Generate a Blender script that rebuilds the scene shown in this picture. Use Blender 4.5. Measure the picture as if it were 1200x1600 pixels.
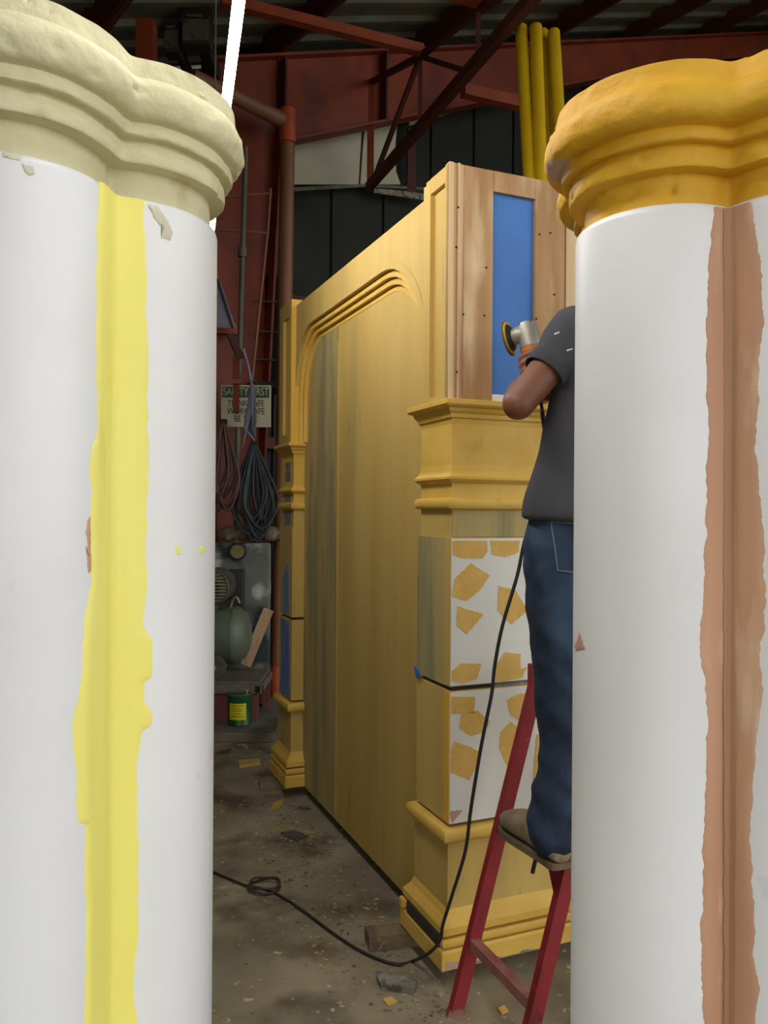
import bpy, bmesh, math, random
from mathutils import Vector, Matrix, noise
random.seed(7)
sc = bpy.context.scene
for o in list(bpy.data.objects): bpy.data.objects.remove(o)
COL = sc.collection

# ---------------------------------------------------------------- camera, light, exposure
FPX = 1260.0; EYE = 1.5; ROLL = math.radians(0.4); TR = math.tan(ROLL)
cam_d = bpy.data.cameras.new('camera'); cam = bpy.data.objects.new('camera', cam_d); COL.objects.link(cam)
cam_d.sensor_width = 36; cam_d.lens = FPX / 1600 * 36; cam_d.clip_start = 0.05; cam_d.clip_end = 200
cam.location = (0, 0, EYE); cam.rotation_euler = (math.pi / 2, -ROLL, 0)
sc.camera = cam
world = bpy.data.worlds.new('sky'); sc.world = world; world.use_nodes = True
bg = world.node_tree.nodes['Background']
bg.inputs['Color'].default_value = (0.965, 0.985, 1.0, 1); bg.inputs['Strength'].default_value = 2.1
sc.view_settings.view_transform = 'Standard'; sc.view_settings.look = 'None'
sc.view_settings.gamma = 1; sc.view_settings.use_curve_mapping = False
sc.view_settings.exposure = 0.0

# ---------------------------------------------------------------- helpers
def lin(c):
    c /= 255.0
    return c / 12.92 if c <= 0.04045 else ((c + 0.055) / 1.055) ** 2.4
def C(r, g, b): return (lin(r), lin(g), lin(b), 1)

def at(px, py, d):
    """world point that lies at depth d (m) along the line of sight of a photo pixel"""
    x = px + (py - 800) * TR; y = py - (px - 600) * TR
    return Vector(((x - 600) / FPX * d, d, EYE - (y - 800) / FPX * d))
def on_floor(px, py, z=0.0):
    y = py - (px - 600) * TR
    return at(px, py, FPX * (EYE - z) / (y - 800))

def mat(name, c1, c2=None, scale=4, stretch=(1, 1, 1), detail=6, rough=0.6, bump=0.0, bscale=None,
        c3=None, s3=3, t3=(0.55, 0.65), st3=None, lo=0.35, hi=0.65, metallic=0.0, emis=None, es=0,
        c4=None, s4=20, t4=(0.68, 0.72), st4=None, bdist=0.004, coat=0.0):
    m = bpy.data.materials.new(name); m.use_nodes = True
    nt = m.node_tree; N = nt.nodes; L = nt.links; b = N['Principled BSDF']
    b.inputs['Roughness'].default_value = rough; b.inputs['Metallic'].default_value = metallic
    b.inputs['Coat Weight'].default_value = coat
    tc = N.new('ShaderNodeTexCoord')
    def nz(sc_, st, det=detail, off=0.0):
        mp = N.new('ShaderNodeMapping'); mp.inputs['Scale'].default_value = st; mp.inputs['Location'].default_value = (off, off * .7, off * 1.3)
        L.new(tc.outputs['Object'], mp.inputs['Vector'])
        n = N.new('ShaderNodeTexNoise'); n.inputs['Scale'].default_value = sc_; n.inputs['Detail'].default_value = det
        L.new(mp.outputs['Vector'], n.inputs['Vector']); return n.outputs['Fac']
    def ramp(fac, a, bb, ca, cb):
        r = N.new('ShaderNodeValToRGB'); r.color_ramp.elements[0].position = a; r.color_ramp.elements[1].position = bb
        r.color_ramp.elements[0].color = ca; r.color_ramp.elements[1].color = cb
        L.new(fac, r.inputs['Fac']); return r.outputs['Color']
    def mix(fac, A, B):
        x = N.new('ShaderNodeMix'); x.data_type = 'RGBA'
        L.new(fac, x.inputs[0]); L.new(A, x.inputs[6])
        if isinstance(B, tuple): x.inputs[7].default_value = B
        else: L.new(B, x.inputs[7])
        return x.outputs[2]
    base = ramp(nz(scale, stretch), lo, hi, c1, c2 or c1)
    if c3:
        f3 = ramp(nz(s3, st3 or stretch, off=3.1), t3[0], t3[1], (0, 0, 0, 1), (1, 1, 1, 1)); base = mix(f3, base, c3)
    if c4:
        f4 = ramp(nz(s4, st4 or (1, 1, 1), off=7.7), t4[0], t4[1], (0, 0, 0, 1), (1, 1, 1, 1)); base = mix(f4, base, c4)
    L.new(base, b.inputs['Base Color'])
    if bump:
        bm_ = N.new('ShaderNodeBump'); bm_.inputs['Strength'].default_value = bump; bm_.inputs['Distance'].default_value = bdist
        L.new(nz(bscale or scale * 6, stretch, 5, 1.7), bm_.inputs['Height']); L.new(bm_.outputs['Normal'], b.inputs['Normal'])
    if emis:
        b.inputs['Emission Color'].default_value = emis; b.inputs['Emission Strength'].default_value = es
    return m

def tag(o, label=None, cat=None, group=None, kind=None):
    if label: o['label'] = label
    if cat: o['category'] = cat
    if group: o['group'] = group
    if kind: o['kind'] = kind
    return o
def empty(name, loc=(0, 0, 0), rz=0):
    o = bpy.data.objects.new(name, None); COL.objects.link(o); o.location = loc; o.rotation_euler = (0, 0, rz); o.empty_display_size = .1
    return o
def link(name, me, m, parent=None, smooth=False):
    if isinstance(me, bmesh.types.BMesh):
        bm = me; me = bpy.data.meshes.new(name); bmesh.ops.recalc_face_normals(bm, faces=bm.faces); bm.to_mesh(me); bm.free()
    o = bpy.data.objects.new(name, me); COL.objects.link(o)
    if m is not None and len(me.materials) == 0: me.materials.append(m)
    if smooth:
        me.polygons.foreach_set('use_smooth', [True] * len(me.polygons))
        if smooth != 'all':
            try: me.set_sharp_from_angle(angle=math.radians(40))
            except Exception: pass
    if parent is not None: o.parent = parent
    return o
def box(bm, x0, x1, y0, y1, z0, z1, bev=0.0):
    b2 = bmesh.new() if bev else bm
    vs = [b2.verts.new((x, y, z)) for z in (z0, z1) for y in (y0, y1) for x in (x0, x1)]
    for f in ((0, 2, 3, 1), (4, 5, 7, 6), (0, 1, 5, 4), (2, 6, 7, 3), (0, 4, 6, 2), (1, 3, 7, 5)): b2.faces.new([vs[i] for i in f])
    if bev:
        bmesh.ops.bevel(b2, geom=list(b2.edges), offset=bev, segments=2, affect='EDGES', profile=.5)
        me = bpy.data.meshes.new('t'); b2.to_mesh(me); b2.free(); bm.from_mesh(me); bpy.data.meshes.remove(me)
    return bm
def bx(*a, bev=0.0): return box(bmesh.new(), *a, bev=bev)
def beam(p0, p1, w, h, side=None, bm=None, bev=0):
    """bar from p0 to p1, section w (along side) x h"""
    p0 = Vector(p0); p1 = Vector(p1); ax = (p1 - p0).normalized()
    s = Vector(side) if side else (ax.cross(Vector((0, 0, 1))) if abs(ax.z) < .95 else Vector((1, 0, 0)))
    s = (s - ax * s.dot(ax)).normalized(); n = ax.cross(s)
    bm = bm or bmesh.new(); vs = []
    for p in (p0, p1):
        for a, b in ((-1, -1), (1, -1), (1, 1), (-1, 1)): vs.append(bm.verts.new(p + s * a * w / 2 + n * b * h / 2))
    for f in ((3, 2, 1, 0), (4, 5, 6, 7), (0, 1, 5, 4), (1, 2, 6, 5), (2, 3, 7, 6), (3, 0, 4, 7)): bm.faces.new([vs[i] for i in f])
    return bm
def catmull(pts, n=8):
    pts = [Vector(p) for p in pts]; out = []
    for i in range(len(pts) - 1):
        p0 = pts[max(i - 1, 0)]; p1 = pts[i]; p2 = pts[i + 1]; p3 = pts[min(i + 2, len(pts) - 1)]
        for k in range(n):
            t = k / n
            out.append(.5 * ((2 * p1) + (p2 - p0) * t + (2 * p0 - 5 * p1 + 4 * p2 - p3) * t * t + (3 * p1 - p0 - 3 * p2 + p3) * t ** 3))
    out.append(pts[-1]); return out
def tube(pts, rad, seg=10, bm=None, cap=True, round_cap=False, closed=False):
    pts = [Vector(p) for p in pts]; n = len(pts)
    rs = list(rad) if hasattr(rad, '__len__') else [rad] * n
    if round_cap:
        a = (pts[0] - pts[1]).normalized(); b = (pts[-1] - pts[-2]).normalized()
        pre, prr, post, por = [], [], [], []
        for t in (80, 55, 30):
            t = math.radians(t); pre.append(pts[0] + a * rs[0] * math.sin(t)); prr.append(rs[0] * math.cos(t))
        for t in (30, 55, 80):
            t = math.radians(t); post.append(pts[-1] + b * rs[-1] * math.sin(t)); por.append(rs[-1] * math.cos(t))
        pts = pre + pts + post; rs = prr + rs + por; n = len(pts)
    bm = bm or bmesh.new(); rings = []; nrm = None
    for i, p in enumerate(pts):
        if closed: tn = (pts[(i + 1) % n] - pts[i - 1]).normalized()
        else: tn = (pts[min(i + 1, n - 1)] - pts[max(i - 1, 0)]).normalized()
        if nrm is None:
            nrm = tn.cross(Vector((0, 0, 1)))
            if nrm.length < .1: nrm = Vector((1, 0, 0))
        nrm = (nrm - tn * nrm.dot(tn)).normalized(); bi = tn.cross(nrm)
        rings.append([bm.verts.new(p + (nrm * math.cos(2 * math.pi * k / seg) + bi * math.sin(2 * math.pi * k / seg)) * rs[i]) for k in range(seg)])
    for i in range(n if closed else n - 1):
        A, B = rings[i], rings[(i + 1) % n]
        for k in range(seg): bm.faces.new((A[k], A[(k + 1) % seg], B[(k + 1) % seg], B[k]))
    if cap and not closed: bm.faces.new(rings[0][::-1]); bm.faces.new(rings[-1])
    return bm
def loft(rings, bm=None, cap=True, closed=True):
    bm = bm or bmesh.new(); R = [[bm.verts.new(p) for p in r] for r in rings]; n = len(R[0])
    for A, B in zip(R, R[1:]):
        for k in range(n if closed else n - 1): bm.faces.new((A[k], A[(k + 1) % n], B[(k + 1) % n], B[k]))
    if cap: bm.faces.new(R[0][::-1]); bm.faces.new(R[-1])
    return bm
def prism(poly, z0, z1, bm=None):
    return loft([[(x, y, z0) for x, y in poly], [(x, y, z1) for x, y in poly]], bm)
def lathe(prof, seg=32, loc=(0, 0, 0), axis='z', bm=None, cap=True):
    rings = []
    for r, h in prof:
        ring = []
        for k in range(seg):
            a = 2 * math.pi * k / seg; c, s = r * math.cos(a), r * math.sin(a)
            p = {'z': (c, s, h), 'y': (c, h, s), 'x': (h, c, s)}[axis]
            ring.append((p[0] + loc[0], p[1] + loc[1], p[2] + loc[2]))
        rings.append(ring)
    return loft(rings, bm, cap)
def orient(o, zdir, loc):
    o.matrix_world = Matrix.Translation(loc) @ Vector(zdir).to_track_quat('Z', 'Y').to_matrix().to_4x4()
def rag(poly, amp, n=4):
    """polygon with a ragged outline"""
    out = []
    for i, p in enumerate(poly):
        q = poly[(i + 1) % len(poly)]; L_ = math.hypot(q[0] - p[0], q[1] - p[1])
        k = max(2, int(L_ / (amp * 2.2)))
        for j in range(k):
            t = j / k
            out.append((p[0] + (q[0] - p[0]) * t + random.uniform(-amp, amp) * .6, p[1] + (q[1] - p[1]) * t + random.uniform(-amp, amp) * .6))
    return out
def interp(tab, y):
    if y <= tab[0][0]: return tab[0][1]
    for (a, b), (c, d) in zip(tab, tab[1:]):
        if y <= c: return b + (d - b) * (y - a) / (c - a)
    return tab[-1][1]

# ---------------------------------------------------------------- materials
M = {}
M['white_pvc'] = mat('white_pvc', C(226, 226, 226), C(236, 236, 236), 2.2, rough=.42, bump=.06, bscale=30, c3=C(205, 205, 205), s3=9, t3=(.68, .80), c4=C(185, 184, 182), s4=30, t4=(.76, .79))
M['cream_plaster'] = mat('cream_plaster', C(206, 199, 158), C(218, 211, 172), 5, rough=.75, bump=.8, bscale=45, bdist=.005, c3=C(190, 178, 128), s3=14, t3=(.62, .78))
M['ochre_plaster'] = mat('ochre_plaster', C(214, 160, 26), C(226, 174, 38), 5, rough=.62, bump=.75, bscale=40, bdist=.005, c3=C(200, 144, 20), s3=9, t3=(.6, .8))
M['yellow_putty'] = mat('yellow_putty', C(243, 232, 118), C(248, 239, 132), 6, (1, 1, .25), rough=.6, bump=.35, bscale=30, bdist=.002, c3=C(222, 208, 108), s3=8, t3=(.62, .8), st3=(2, 2, .3))
M['brown_putty'] = mat('brown_putty', C(190, 143, 112), C(204, 158, 126), 5, (1, 1, .3), rough=.68, bump=.3, bscale=30, bdist=.002, c3=C(222, 190, 158), s3=7, t3=(.54, .68), st3=(2, 2, .5))
M['brown_putty_dark'] = mat('brown_putty_dark', C(172, 126, 97), C(186, 140, 110), 5, (1, 1, .3), rough=.68, bump=.3, bscale=30, bdist=.002)
M['pink_filler'] = mat('pink_filler', C(186, 146, 128), C(196, 158, 140), 20, rough=.7)
M['yellow_ply'] = mat('yellow_ply', C(192, 158, 80), C(205, 174, 96), 5, (1, 1, .12), rough=.7, bump=.2, bscale=30, c3=C(176, 152, 92), s3=4, t3=(.55, .75), st3=(2, 2, .15), c4=C(150, 138, 92), s4=7, t4=(.66, .76), st4=(3, 3, .4))
M['yellow_ply_grey'] = mat('yellow_ply_grey', C(190, 164, 98), C(172, 156, 104), 6, (1, 1, .1), rough=.75, bump=.2, bscale=30, c3=C(148, 138, 96), s3=5, t3=(.48, .66), st3=(2.6, 2.6, .22), c4=C(122, 116, 86), s4=8, t4=(.62, .70), st4=(3, 3, .25))
M['yellow_trim'] = mat('yellow_trim', C(216, 172, 70), C(226, 186, 88), 8, rough=.6, bump=.15, bscale=40, c3=C(190, 150, 66), s3=10, t3=(.62, .8))
M['yellow_wet'] = mat('yellow_wet', C(222, 172, 62), C(230, 182, 74), 8, (1, 1, .3), rough=.55, bump=.12, bscale=40)
M['ochre_patch'] = mat('ochre_patch', C(222, 180, 96), C(214, 168, 80), 14, rough=.75, bump=.25, bscale=80, c3=C(226, 190, 112), s3=25, t3=(.55, .75))
M['white_board'] = mat('white_board', C(228, 226, 216), C(222, 218, 204), 3, rough=.55, c3=C(206, 200, 180), s3=11, t3=(.66, .8))
M['raw_ply'] = mat('raw_ply', C(190, 150, 102), C(162, 120, 74), 4, (3, 3, .35), rough=.7, bump=.12, bscale=40, c3=C(218, 190, 146), s3=5, t3=(.5, .7), st3=(2, 2, .5), c4=C(96, 74, 50), s4=16, t4=(.74, .78))
M['ply_edge'] = mat('ply_edge', C(226, 198, 152), C(208, 172, 128), 9, (2, 2, .1), rough=.7, c3=C(176, 132, 98), s3=20, t3=(.55, .65), st3=(2, 2, .02))
M['ply_edge_dark'] = mat('ply_edge_dark', C(158, 108, 80), C(186, 138, 108), 9, (2, 2, .1), rough=.8)
M['blue_panel'] = mat('blue_panel', C(44, 104, 178), C(54, 116, 190), 5, rough=.5, bump=.05, c3=C(86, 138, 192), s3=22, t3=(.72, .78))
M['blue_scuffed'] = mat('blue_scuffed', C(78, 118, 186), C(132, 146, 166), 9, (1, 1, .4), rough=.65, c3=C(138, 132, 110), s3=9, t3=(.58, .74), st3=(1, 1, .3))
M['grey_patch'] = mat('grey_patch', C(128, 130, 124), C(108, 112, 110), 12, rough=.7, c3=C(176, 156, 96), s3=18, t3=(.55, .66))
M['dark_gap'] = mat('dark_gap', C(48, 40, 30), C(66, 54, 36), 10, rough=.85)
M['concrete_floor'] = mat('concrete_floor', C(122, 112, 88), C(158, 146, 118), 2.6, rough=.85, bump=.5, bscale=16, detail=12, c3=C(92, 80, 60), s3=3.2, t3=(.5, .66), c4=C(192, 178, 146), s4=26, t4=(.66, .72))
M['slab'] = mat('slab', C(98, 90, 76), C(126, 116, 98), 4, rough=.85, bump=.3, bscale=20, c3=C(74, 66, 54), s3=3, t3=(.5, .66))
M['concrete_wall'] = mat('concrete_wall', C(96, 98, 92), C(128, 130, 120), 3, rough=.85, bump=.3, bscale=14, c3=C(196, 196, 182), s3=3.4, t3=(.52, .62), c4=C(56, 60, 62), s4=3.6, t4=(.54, .62))
M['red_steel'] = mat('red_steel', C(138, 54, 16), C(114, 44, 14), 3, rough=.6, bump=.1, c3=C(82, 30, 18), s3=2, t3=(.55, .75))
M['red_tube'] = mat('red_tube', C(156, 70, 34), C(134, 56, 28), 6, rough=.6)
M['dark_red'] = mat('dark_red', C(84, 34, 20), C(66, 28, 18), 4, rough=.7)
M['ladder_red'] = mat('ladder_red', C(150, 40, 42), C(128, 32, 36), 8, rough=.5, c3=C(96, 32, 28), s3=9, t3=(.58, .68), c4=C(176, 140, 124), s4=40, t4=(.72, .75), bump=.1)
M['ladder_rust'] = mat('ladder_rust', C(128, 62, 54), C(150, 104, 90), 12, rough=.75, bump=.2)
M['roof_sheet'] = mat('roof_sheet', C(96, 98, 86), C(112, 113, 100), 2, rough=.55, c3=C(76, 76, 66), s3=1.2, t3=(.5, .7))
M['dark_sheet'] = mat('dark_sheet', C(30, 32, 26), C(38, 39, 31), 2, rough=.8, c3=C(24, 24, 20), s3=1.3, t3=(.5, .7))
M['white_sheet'] = mat('white_sheet', C(196, 192, 168), C(180, 174, 148), 3, rough=.7, c3=C(110, 98, 76), s3=5, t3=(.64, .76), st3=(1, 1, .3), bump=.1)
M['brown_pipe'] = mat('brown_pipe', C(140, 98, 70), C(120, 78, 54), 3, (1, 1, .3), rough=.5, c3=C(150, 74, 48), s3=1.2, t3=(.5, .62))
M['orange_pipe'] = mat('orange_pipe', C(186, 82, 44), C(166, 70, 38), 6, rough=.5)
M['yellow_pipe'] = mat('yellow_pipe', C(216, 180, 26), C(206, 166, 18), 4, rough=.4)
M['galv'] = mat('galv', C(110, 108, 92), C(84, 80, 66), 6, (1, 1, .3), rough=.6)
M['black_rubber'] = mat('black_rubber', C(36, 33, 30), C(46, 42, 38), 20, rough=.55)
M['cord_floor'] = mat('cord_floor', C(52, 46, 40), C(70, 62, 52), 20, rough=.6)
M['grey_cable'] = mat('grey_cable', C(66, 72, 74), C(50, 55, 57), 10, rough=.6)
M['rust_cable'] = mat('rust_cable', C(104, 70, 58), C(84, 56, 48), 10, rough=.6)
M['tank_green'] = mat('tank_green', C(104, 112, 92), C(88, 96, 78), 5, rough=.45, bump=.08, c3=C(60, 62, 52), s3=6, t3=(.62, .74))
M['iron'] = mat('iron', C(96, 90, 78), C(74, 70, 62), 8, rough=.6, c3=C(52, 48, 42), s3=8, t3=(.56, .7))
M['dark_iron'] = mat('dark_iron', C(40, 38, 34), C(54, 50, 44), 8, rough=.6)
M['black_void'] = mat('black_void', C(12, 12, 12), C(18, 18, 17), 5, rough=.9)
M['stick_wood'] = mat('stick_wood', C(190, 158, 120), C(166, 132, 96), 5, (4, 4, .4), rough=.75)
M['old_wood'] = mat('old_wood', C(138, 118, 90), C(104, 88, 66), 8, (3, 1, 3), rough=.8, c3=C(168, 150, 120), s3=14, t3=(.6, .7))
M['peeled_wood'] = mat('peeled_wood', C(150, 146, 132), C(120, 114, 100), 14, rough=.8, c3=C(84, 76, 62), s3=20, t3=(.52, .62))
M['platform'] = mat('platform', C(118, 108, 92), C(96, 86, 72), 6, rough=.8, bump=.2)
M['faded_red'] = mat('faded_red', C(134, 72, 66), C(110, 56, 52), 6, rough=.75, c3=C(150, 120, 106), s3=12, t3=(.62, .72))
M['can_green'] = mat('can_green', C(22, 88, 52), C(16, 70, 42), 8, rough=.35, c3=C(60, 96, 20), s3=5, t3=(.56, .66))
M['can_label'] = mat('can_label', C(214, 200, 20), C(204, 186, 16), 8, rough=.5)
M['can_ink'] = mat('can_ink', C(120, 120, 24), None, 8, rough=.5)
M['can_metal'] = mat('can_metal', C(172, 160, 130), C(140, 128, 104), 10, rough=.35, metallic=.7)
M['sign_white'] = mat('sign_white', C(206, 198, 166), C(190, 180, 148), 5, rough=.5)
M['sign_green'] = mat('sign_green', C(50, 92, 58), C(44, 80, 50), 5, rough=.5)
M['sign_ink'] = mat('sign_ink', C(52, 46, 36), None, 5, rough=.6)
M['grey_cloth'] = mat('grey_cloth', C(150, 146, 158), C(128, 124, 138), 6, rough=.85)
M['purple_cloth'] = mat('purple_cloth', C(92, 82, 112), C(80, 72, 100), 6, rough=.85)
M['skin'] = mat('skin', C(132, 84, 58), C(120, 74, 50), 8, rough=.5, bump=.05)
M['tshirt'] = mat('tshirt', C(76, 76, 80), C(62, 62, 66), 5, rough=.9, bump=.15, bscale=200)
M['denim'] = mat('denim', C(36, 50, 70), C(26, 37, 54), 5, rough=.85, bump=.2, bscale=220, c3=C(66, 90, 116), s3=4, t3=(.52, .72), st3=(1, 1, .5))
M['stitch'] = mat('stitch', C(120, 124, 126), None, 5, rough=.8)
M['shoe'] = mat('shoe', C(146, 128, 100), C(122, 104, 78), 12, rough=.8, bump=.2, c3=C(96, 80, 58), s3=14, t3=(.58, .72))
M['sole'] = mat('sole', C(116, 98, 70), C(96, 80, 56), 12, rough=.85)
M['hair'] = mat('hair', C(26, 22, 20), C(34, 28, 24), 30, (1, 1, .3), rough=.6)
M['tool_orange'] = mat('tool_orange', C(200, 122, 44), C(180, 104, 36), 8, rough=.5)
M['tool_silver'] = mat('tool_silver', C(176, 172, 156), C(150, 146, 132), 10, rough=.45, metallic=.35)
M['disc_yellow'] = mat('disc_yellow', C(206, 168, 54), C(190, 150, 44), 10, rough=.7)
M['disc_edge'] = mat('disc_edge', C(108, 88, 52), C(84, 68, 42), 14, rough=.8)
M['lamp_glow'] = mat('lamp_glow', (1, 1, 1, 1), None, 5, rough=.5, emis=(1.0, .97, .95, 1), es=80)
M['lamp_body'] = mat('lamp_body', C(26, 19, 18), C(20, 15, 14), 5, rough=.7)
M['chips'] = mat('chips', C(168, 156, 126), C(96, 86, 68), 14, rough=.85, lo=.4, hi=.6, c3=C(188, 156, 88), s3=5, t3=(.56, .60))
M['yellow_scrap'] = mat('yellow_scrap', C(196, 164, 88), C(176, 146, 80), 9, rough=.8)
M['dark_scrap'] = mat('dark_scrap', C(92, 84, 72), C(78, 70, 60), 9, rough=.8)

# ---------------------------------------------------------------- the building
A0 = Vector((-0.89, 6.60)); FD = Vector((.785, .62)); PD = Vector((-.62, .785))     # frame line and purlin line in plan
SL = .397; ZR = 5.20                                                                # roof slope; rafter top at the steel column
def bp(t, s, z): q = A0 + FD * t + PD * s; return Vector((q.x, q.y, z))
def roof_z(t): return ZR + SL * t
SN = -8.4; SFAR = .6; TL = -5.6; TRT = 9.5
fl = link('floor', bx(-30, 30, -30, 30, -.2, 0), M['concrete_floor']); tag(fl, 'dirty grey concrete workshop floor', kind='structure')

def corr_sheet(name, origin, udir, vdir, ulen, vlen, pitch, depth, m):
    """ribbed metal sheet: trapezoid ribs repeat along u, run along v"""
    o = Vector(origin); u = Vector(udir).normalized(); v = Vector(vdir).normalized(); n = u.cross(v).normalized()
    bm = bmesh.new(); pr = []; x = 0
    while x < ulen:
        for a, h in ((0, 0), (.62, 0), (.72, 1), (.90, 1)): pr.append((x + a * pitch, h * depth))
        x += pitch
    pr.append((x, 0)); prev = None
    for th in (0, .003):
        row = [[bm.verts.new(o + u * a + n * (h + th) + v * vlen * k) for k in (0, 1)] for a, h in pr]
        for p, q in zip(row, row[1:]): bm.faces.new((p[0], q[0], q[1], p[1]))
    return link(name, bm, m)
rt = bp(TL, SN, roof_z(TL) + .22); rs_ = (bp(1, 0, SL) - bp(0, 0, 0))
roof = corr_sheet('ceiling', rt, (PD.x, PD.y, 0), (FD.x, FD.y, SL), SFAR - SN, (TRT - TL) * math.sqrt(1 + SL * SL), .33, .035, M['roof_sheet'])
tag(roof, 'grey ribbed metal roof sheeting over the workshop', kind='structure')
def wall(name, t0, s0, t1, s1, z0, z1a, z1b, m, label, thick=.08):
    a0, a1, b0, b1 = bp(t0, s0, z0), bp(t1, s1, z0), bp(t0, s0, z1a), bp(t1, s1, z1b)
    d = (a1 - a0).normalized(); n = Vector((-d.y, d.x, 0)) * thick
    bm = loft([[a0, a1, b1, b0], [a0 + n, a1 + n, b1 + n, b0 + n]]); o = link(name, bm, m); return tag(o, label, kind='structure')
wb = wall('wall_back', TL, .55, TRT, .55, 0, roof_z(TL) + .18, roof_z(TRT) + .18, M['dark_sheet'], 'dark sheet metal end wall behind the red steel frame')
wall('wall_left_unseen', TL, -5.9, TL, .55, 0, roof_z(TL) + .18, roof_z(TL) + .18, M['dark_sheet'], 'unseen dark sheet side wall on the low side of the roof, cut short to let daylight in')  # out-of-view wall, its near end cut back so daylight reaches the panel
wall('wall_right_unseen', TRT, .55, TRT, SN, 0, roof_z(TRT) + .18, roof_z(TRT) + .18, M['dark_sheet'], 'unseen dark sheet side wall on the high side of the roof, added to block daylight')  # out-of-view wall, added to keep daylight out on this side
# ribs of the wall sheeting, pieces of the wall
for i in range(8):
    t = .3 + i * .62
    r = link('wall_rib', beam(bp(t, .53, .02), bp(t, .53, roof_z(t) + .1), .03, .012, (FD.x, FD.y, 0)), M['dark_sheet'], wb)
for z, hh in ((3.38, .12), (2.1, .1)):
    link('girt', beam(bp(.05, .47, z), bp(4.5, .47, z + .0), hh, .06, (0, 0, 1)), M['dark_red'], wb)
# white boards patching the wall under the rafter
def wpanel(pts, m, name='white_board', th=.02, par=None):
    # pixels on the end wall plane (s = .40)
    w = []
    for px, py in pts:
        x = px + (py - 800) * TR; k = (x - 600) / FPX
        q0 = A0 + PD * .36; t = (k * q0.y - q0.x) / (FD.x - k * FD.y); d = q0.y + FD.y * t
        w.append(at(px, py, d))
    n = Vector((PD.x, PD.y, 0)) * th
    return link(name, loft([w, [p + n for p in w]]), m, par)
wpanel([(456, 225), (520, 207), (566, 196), (560, 288), (456, 288)], M['white_sheet'], 'wall_board', par=wb)
wpanel([(570, 196), (622, 181), (618, 225), (619, 268), (626, 288), (563, 288)], M['white_sheet'], 'wall_board', par=wb)
wpanel([(640, 190), (800, 143), (1010, 108), (1010, 112), (800, 148), (640, 196)], M['white_sheet'], 'edge_flashing', par=wb)
wpanel([(452, 293), (570, 287), (668, 293), (668, 297), (570, 292), (452, 299)], M['galv'], 'wall_rail', par=wb)
wpanel([(585, 294), (640, 299), (672, 305), (672, 314), (640, 309), (585, 301)], M['peeled_wood'], 'wall_board', par=wb)
wpanel([(638, 200), (650, 198), (650, 300), (636, 300)], M['dark_red'], 'wall_post', par=wb)

# low block wall behind the compressor, raised slab
lw = link('wall_low', bx(-3.6, -.853, 6.02, 6.12, 0, 1.262, bev=.01), M['concrete_wall']); tag(lw, 'low patchy grey concrete wall behind the air compressor', kind='structure')
sl = link('trim_1', bx(-3.6, -.70, 5.22, 6.7, 0, .06, bev=.008), M['slab']); tag(sl, 'low concrete slab step under the compressor stand', kind='structure')

# steel portal frame: tapered column and tapered rafter, I section with web and flanges
fr = empty('steel_portal', bp(-.45, 0, 0)); tag(fr, 'red painted tapered steel column and rafter of the roof frame', 'frame')
def W2L(o, p): return Vector(p) - Vector(o.location)
def plate(name, pts, n, th, m, root):
    n = Vector(n).normalized() * th; a = [W2L(root, p) for p in pts]
    return link(name, loft([[p - n / 2 for p in a], [p + n / 2 for p in a]]), m, root)
pn = (PD.x, PD.y, 0); fn = (FD.x, FD.y, 0)
cb, ct = -.14, -.02       # inner edge of the column at base and top
plate('column_web', [bp(-.55, 0, 0), bp(cb - .12, 0, 0), bp(ct, 0, ZR - .62), bp(ct, 0, ZR), bp(-.62, 0, ZR - .2)], pn, .02, M['red_steel'], fr)
link('column_flange', beam(W2L(fr, bp(cb - .12, 0, 0)), W2L(fr, bp(ct, 0, ZR - .62)), .02, .22, fn), M['red_steel'], fr)
link('column_flange', beam(W2L(fr, bp(-.55, 0, 0)), W2L(fr, bp(-.62, 0, ZR - .2)), .02, .22, fn), M['red_steel'], fr)
def raf_bot(t): return roof_z(t) - (.70 - .40 * min(max(t, 0), 6) / 6)
plate('rafter_web', [bp(0, 0, ZR), bp(0, 0, raf_bot(0)), bp(6, 0, raf_bot(6)), bp(TRT - .1, 0, raf_bot(6) + SL * (TRT - 6.1)), bp(TRT - .1, 0, roof_z(TRT - .1))], pn, .02, M['red_steel'], fr)
link('rafter_flange', beam(W2L(fr, bp(-.62, 0, roof_z(-.62))), W2L(fr, bp(TRT - .1, 0, roof_z(TRT - .1))), .2, .02, pn), M['red_steel'], fr)
link('rafter_flange', beam(W2L(fr, bp(0, 0, raf_bot(0))), W2L(fr, bp(6, 0, raf_bot(6))), .2, .02, pn), M['red_steel'], fr)
link('stiffener', beam(W2L(fr, bp(.01, -.06, raf_bot(0))), W2L(fr, bp(.01, -.06, ZR - .02)), .02, .1, fn), M['dark_red'], fr)
link('stiffener', beam(W2L(fr, bp(1.05, -.06, raf_bot(1.05))), W2L(fr, bp(1.05, -.06, roof_z(1.05) - .02)), .02, .1, fn), M['dark_red'], fr)
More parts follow.
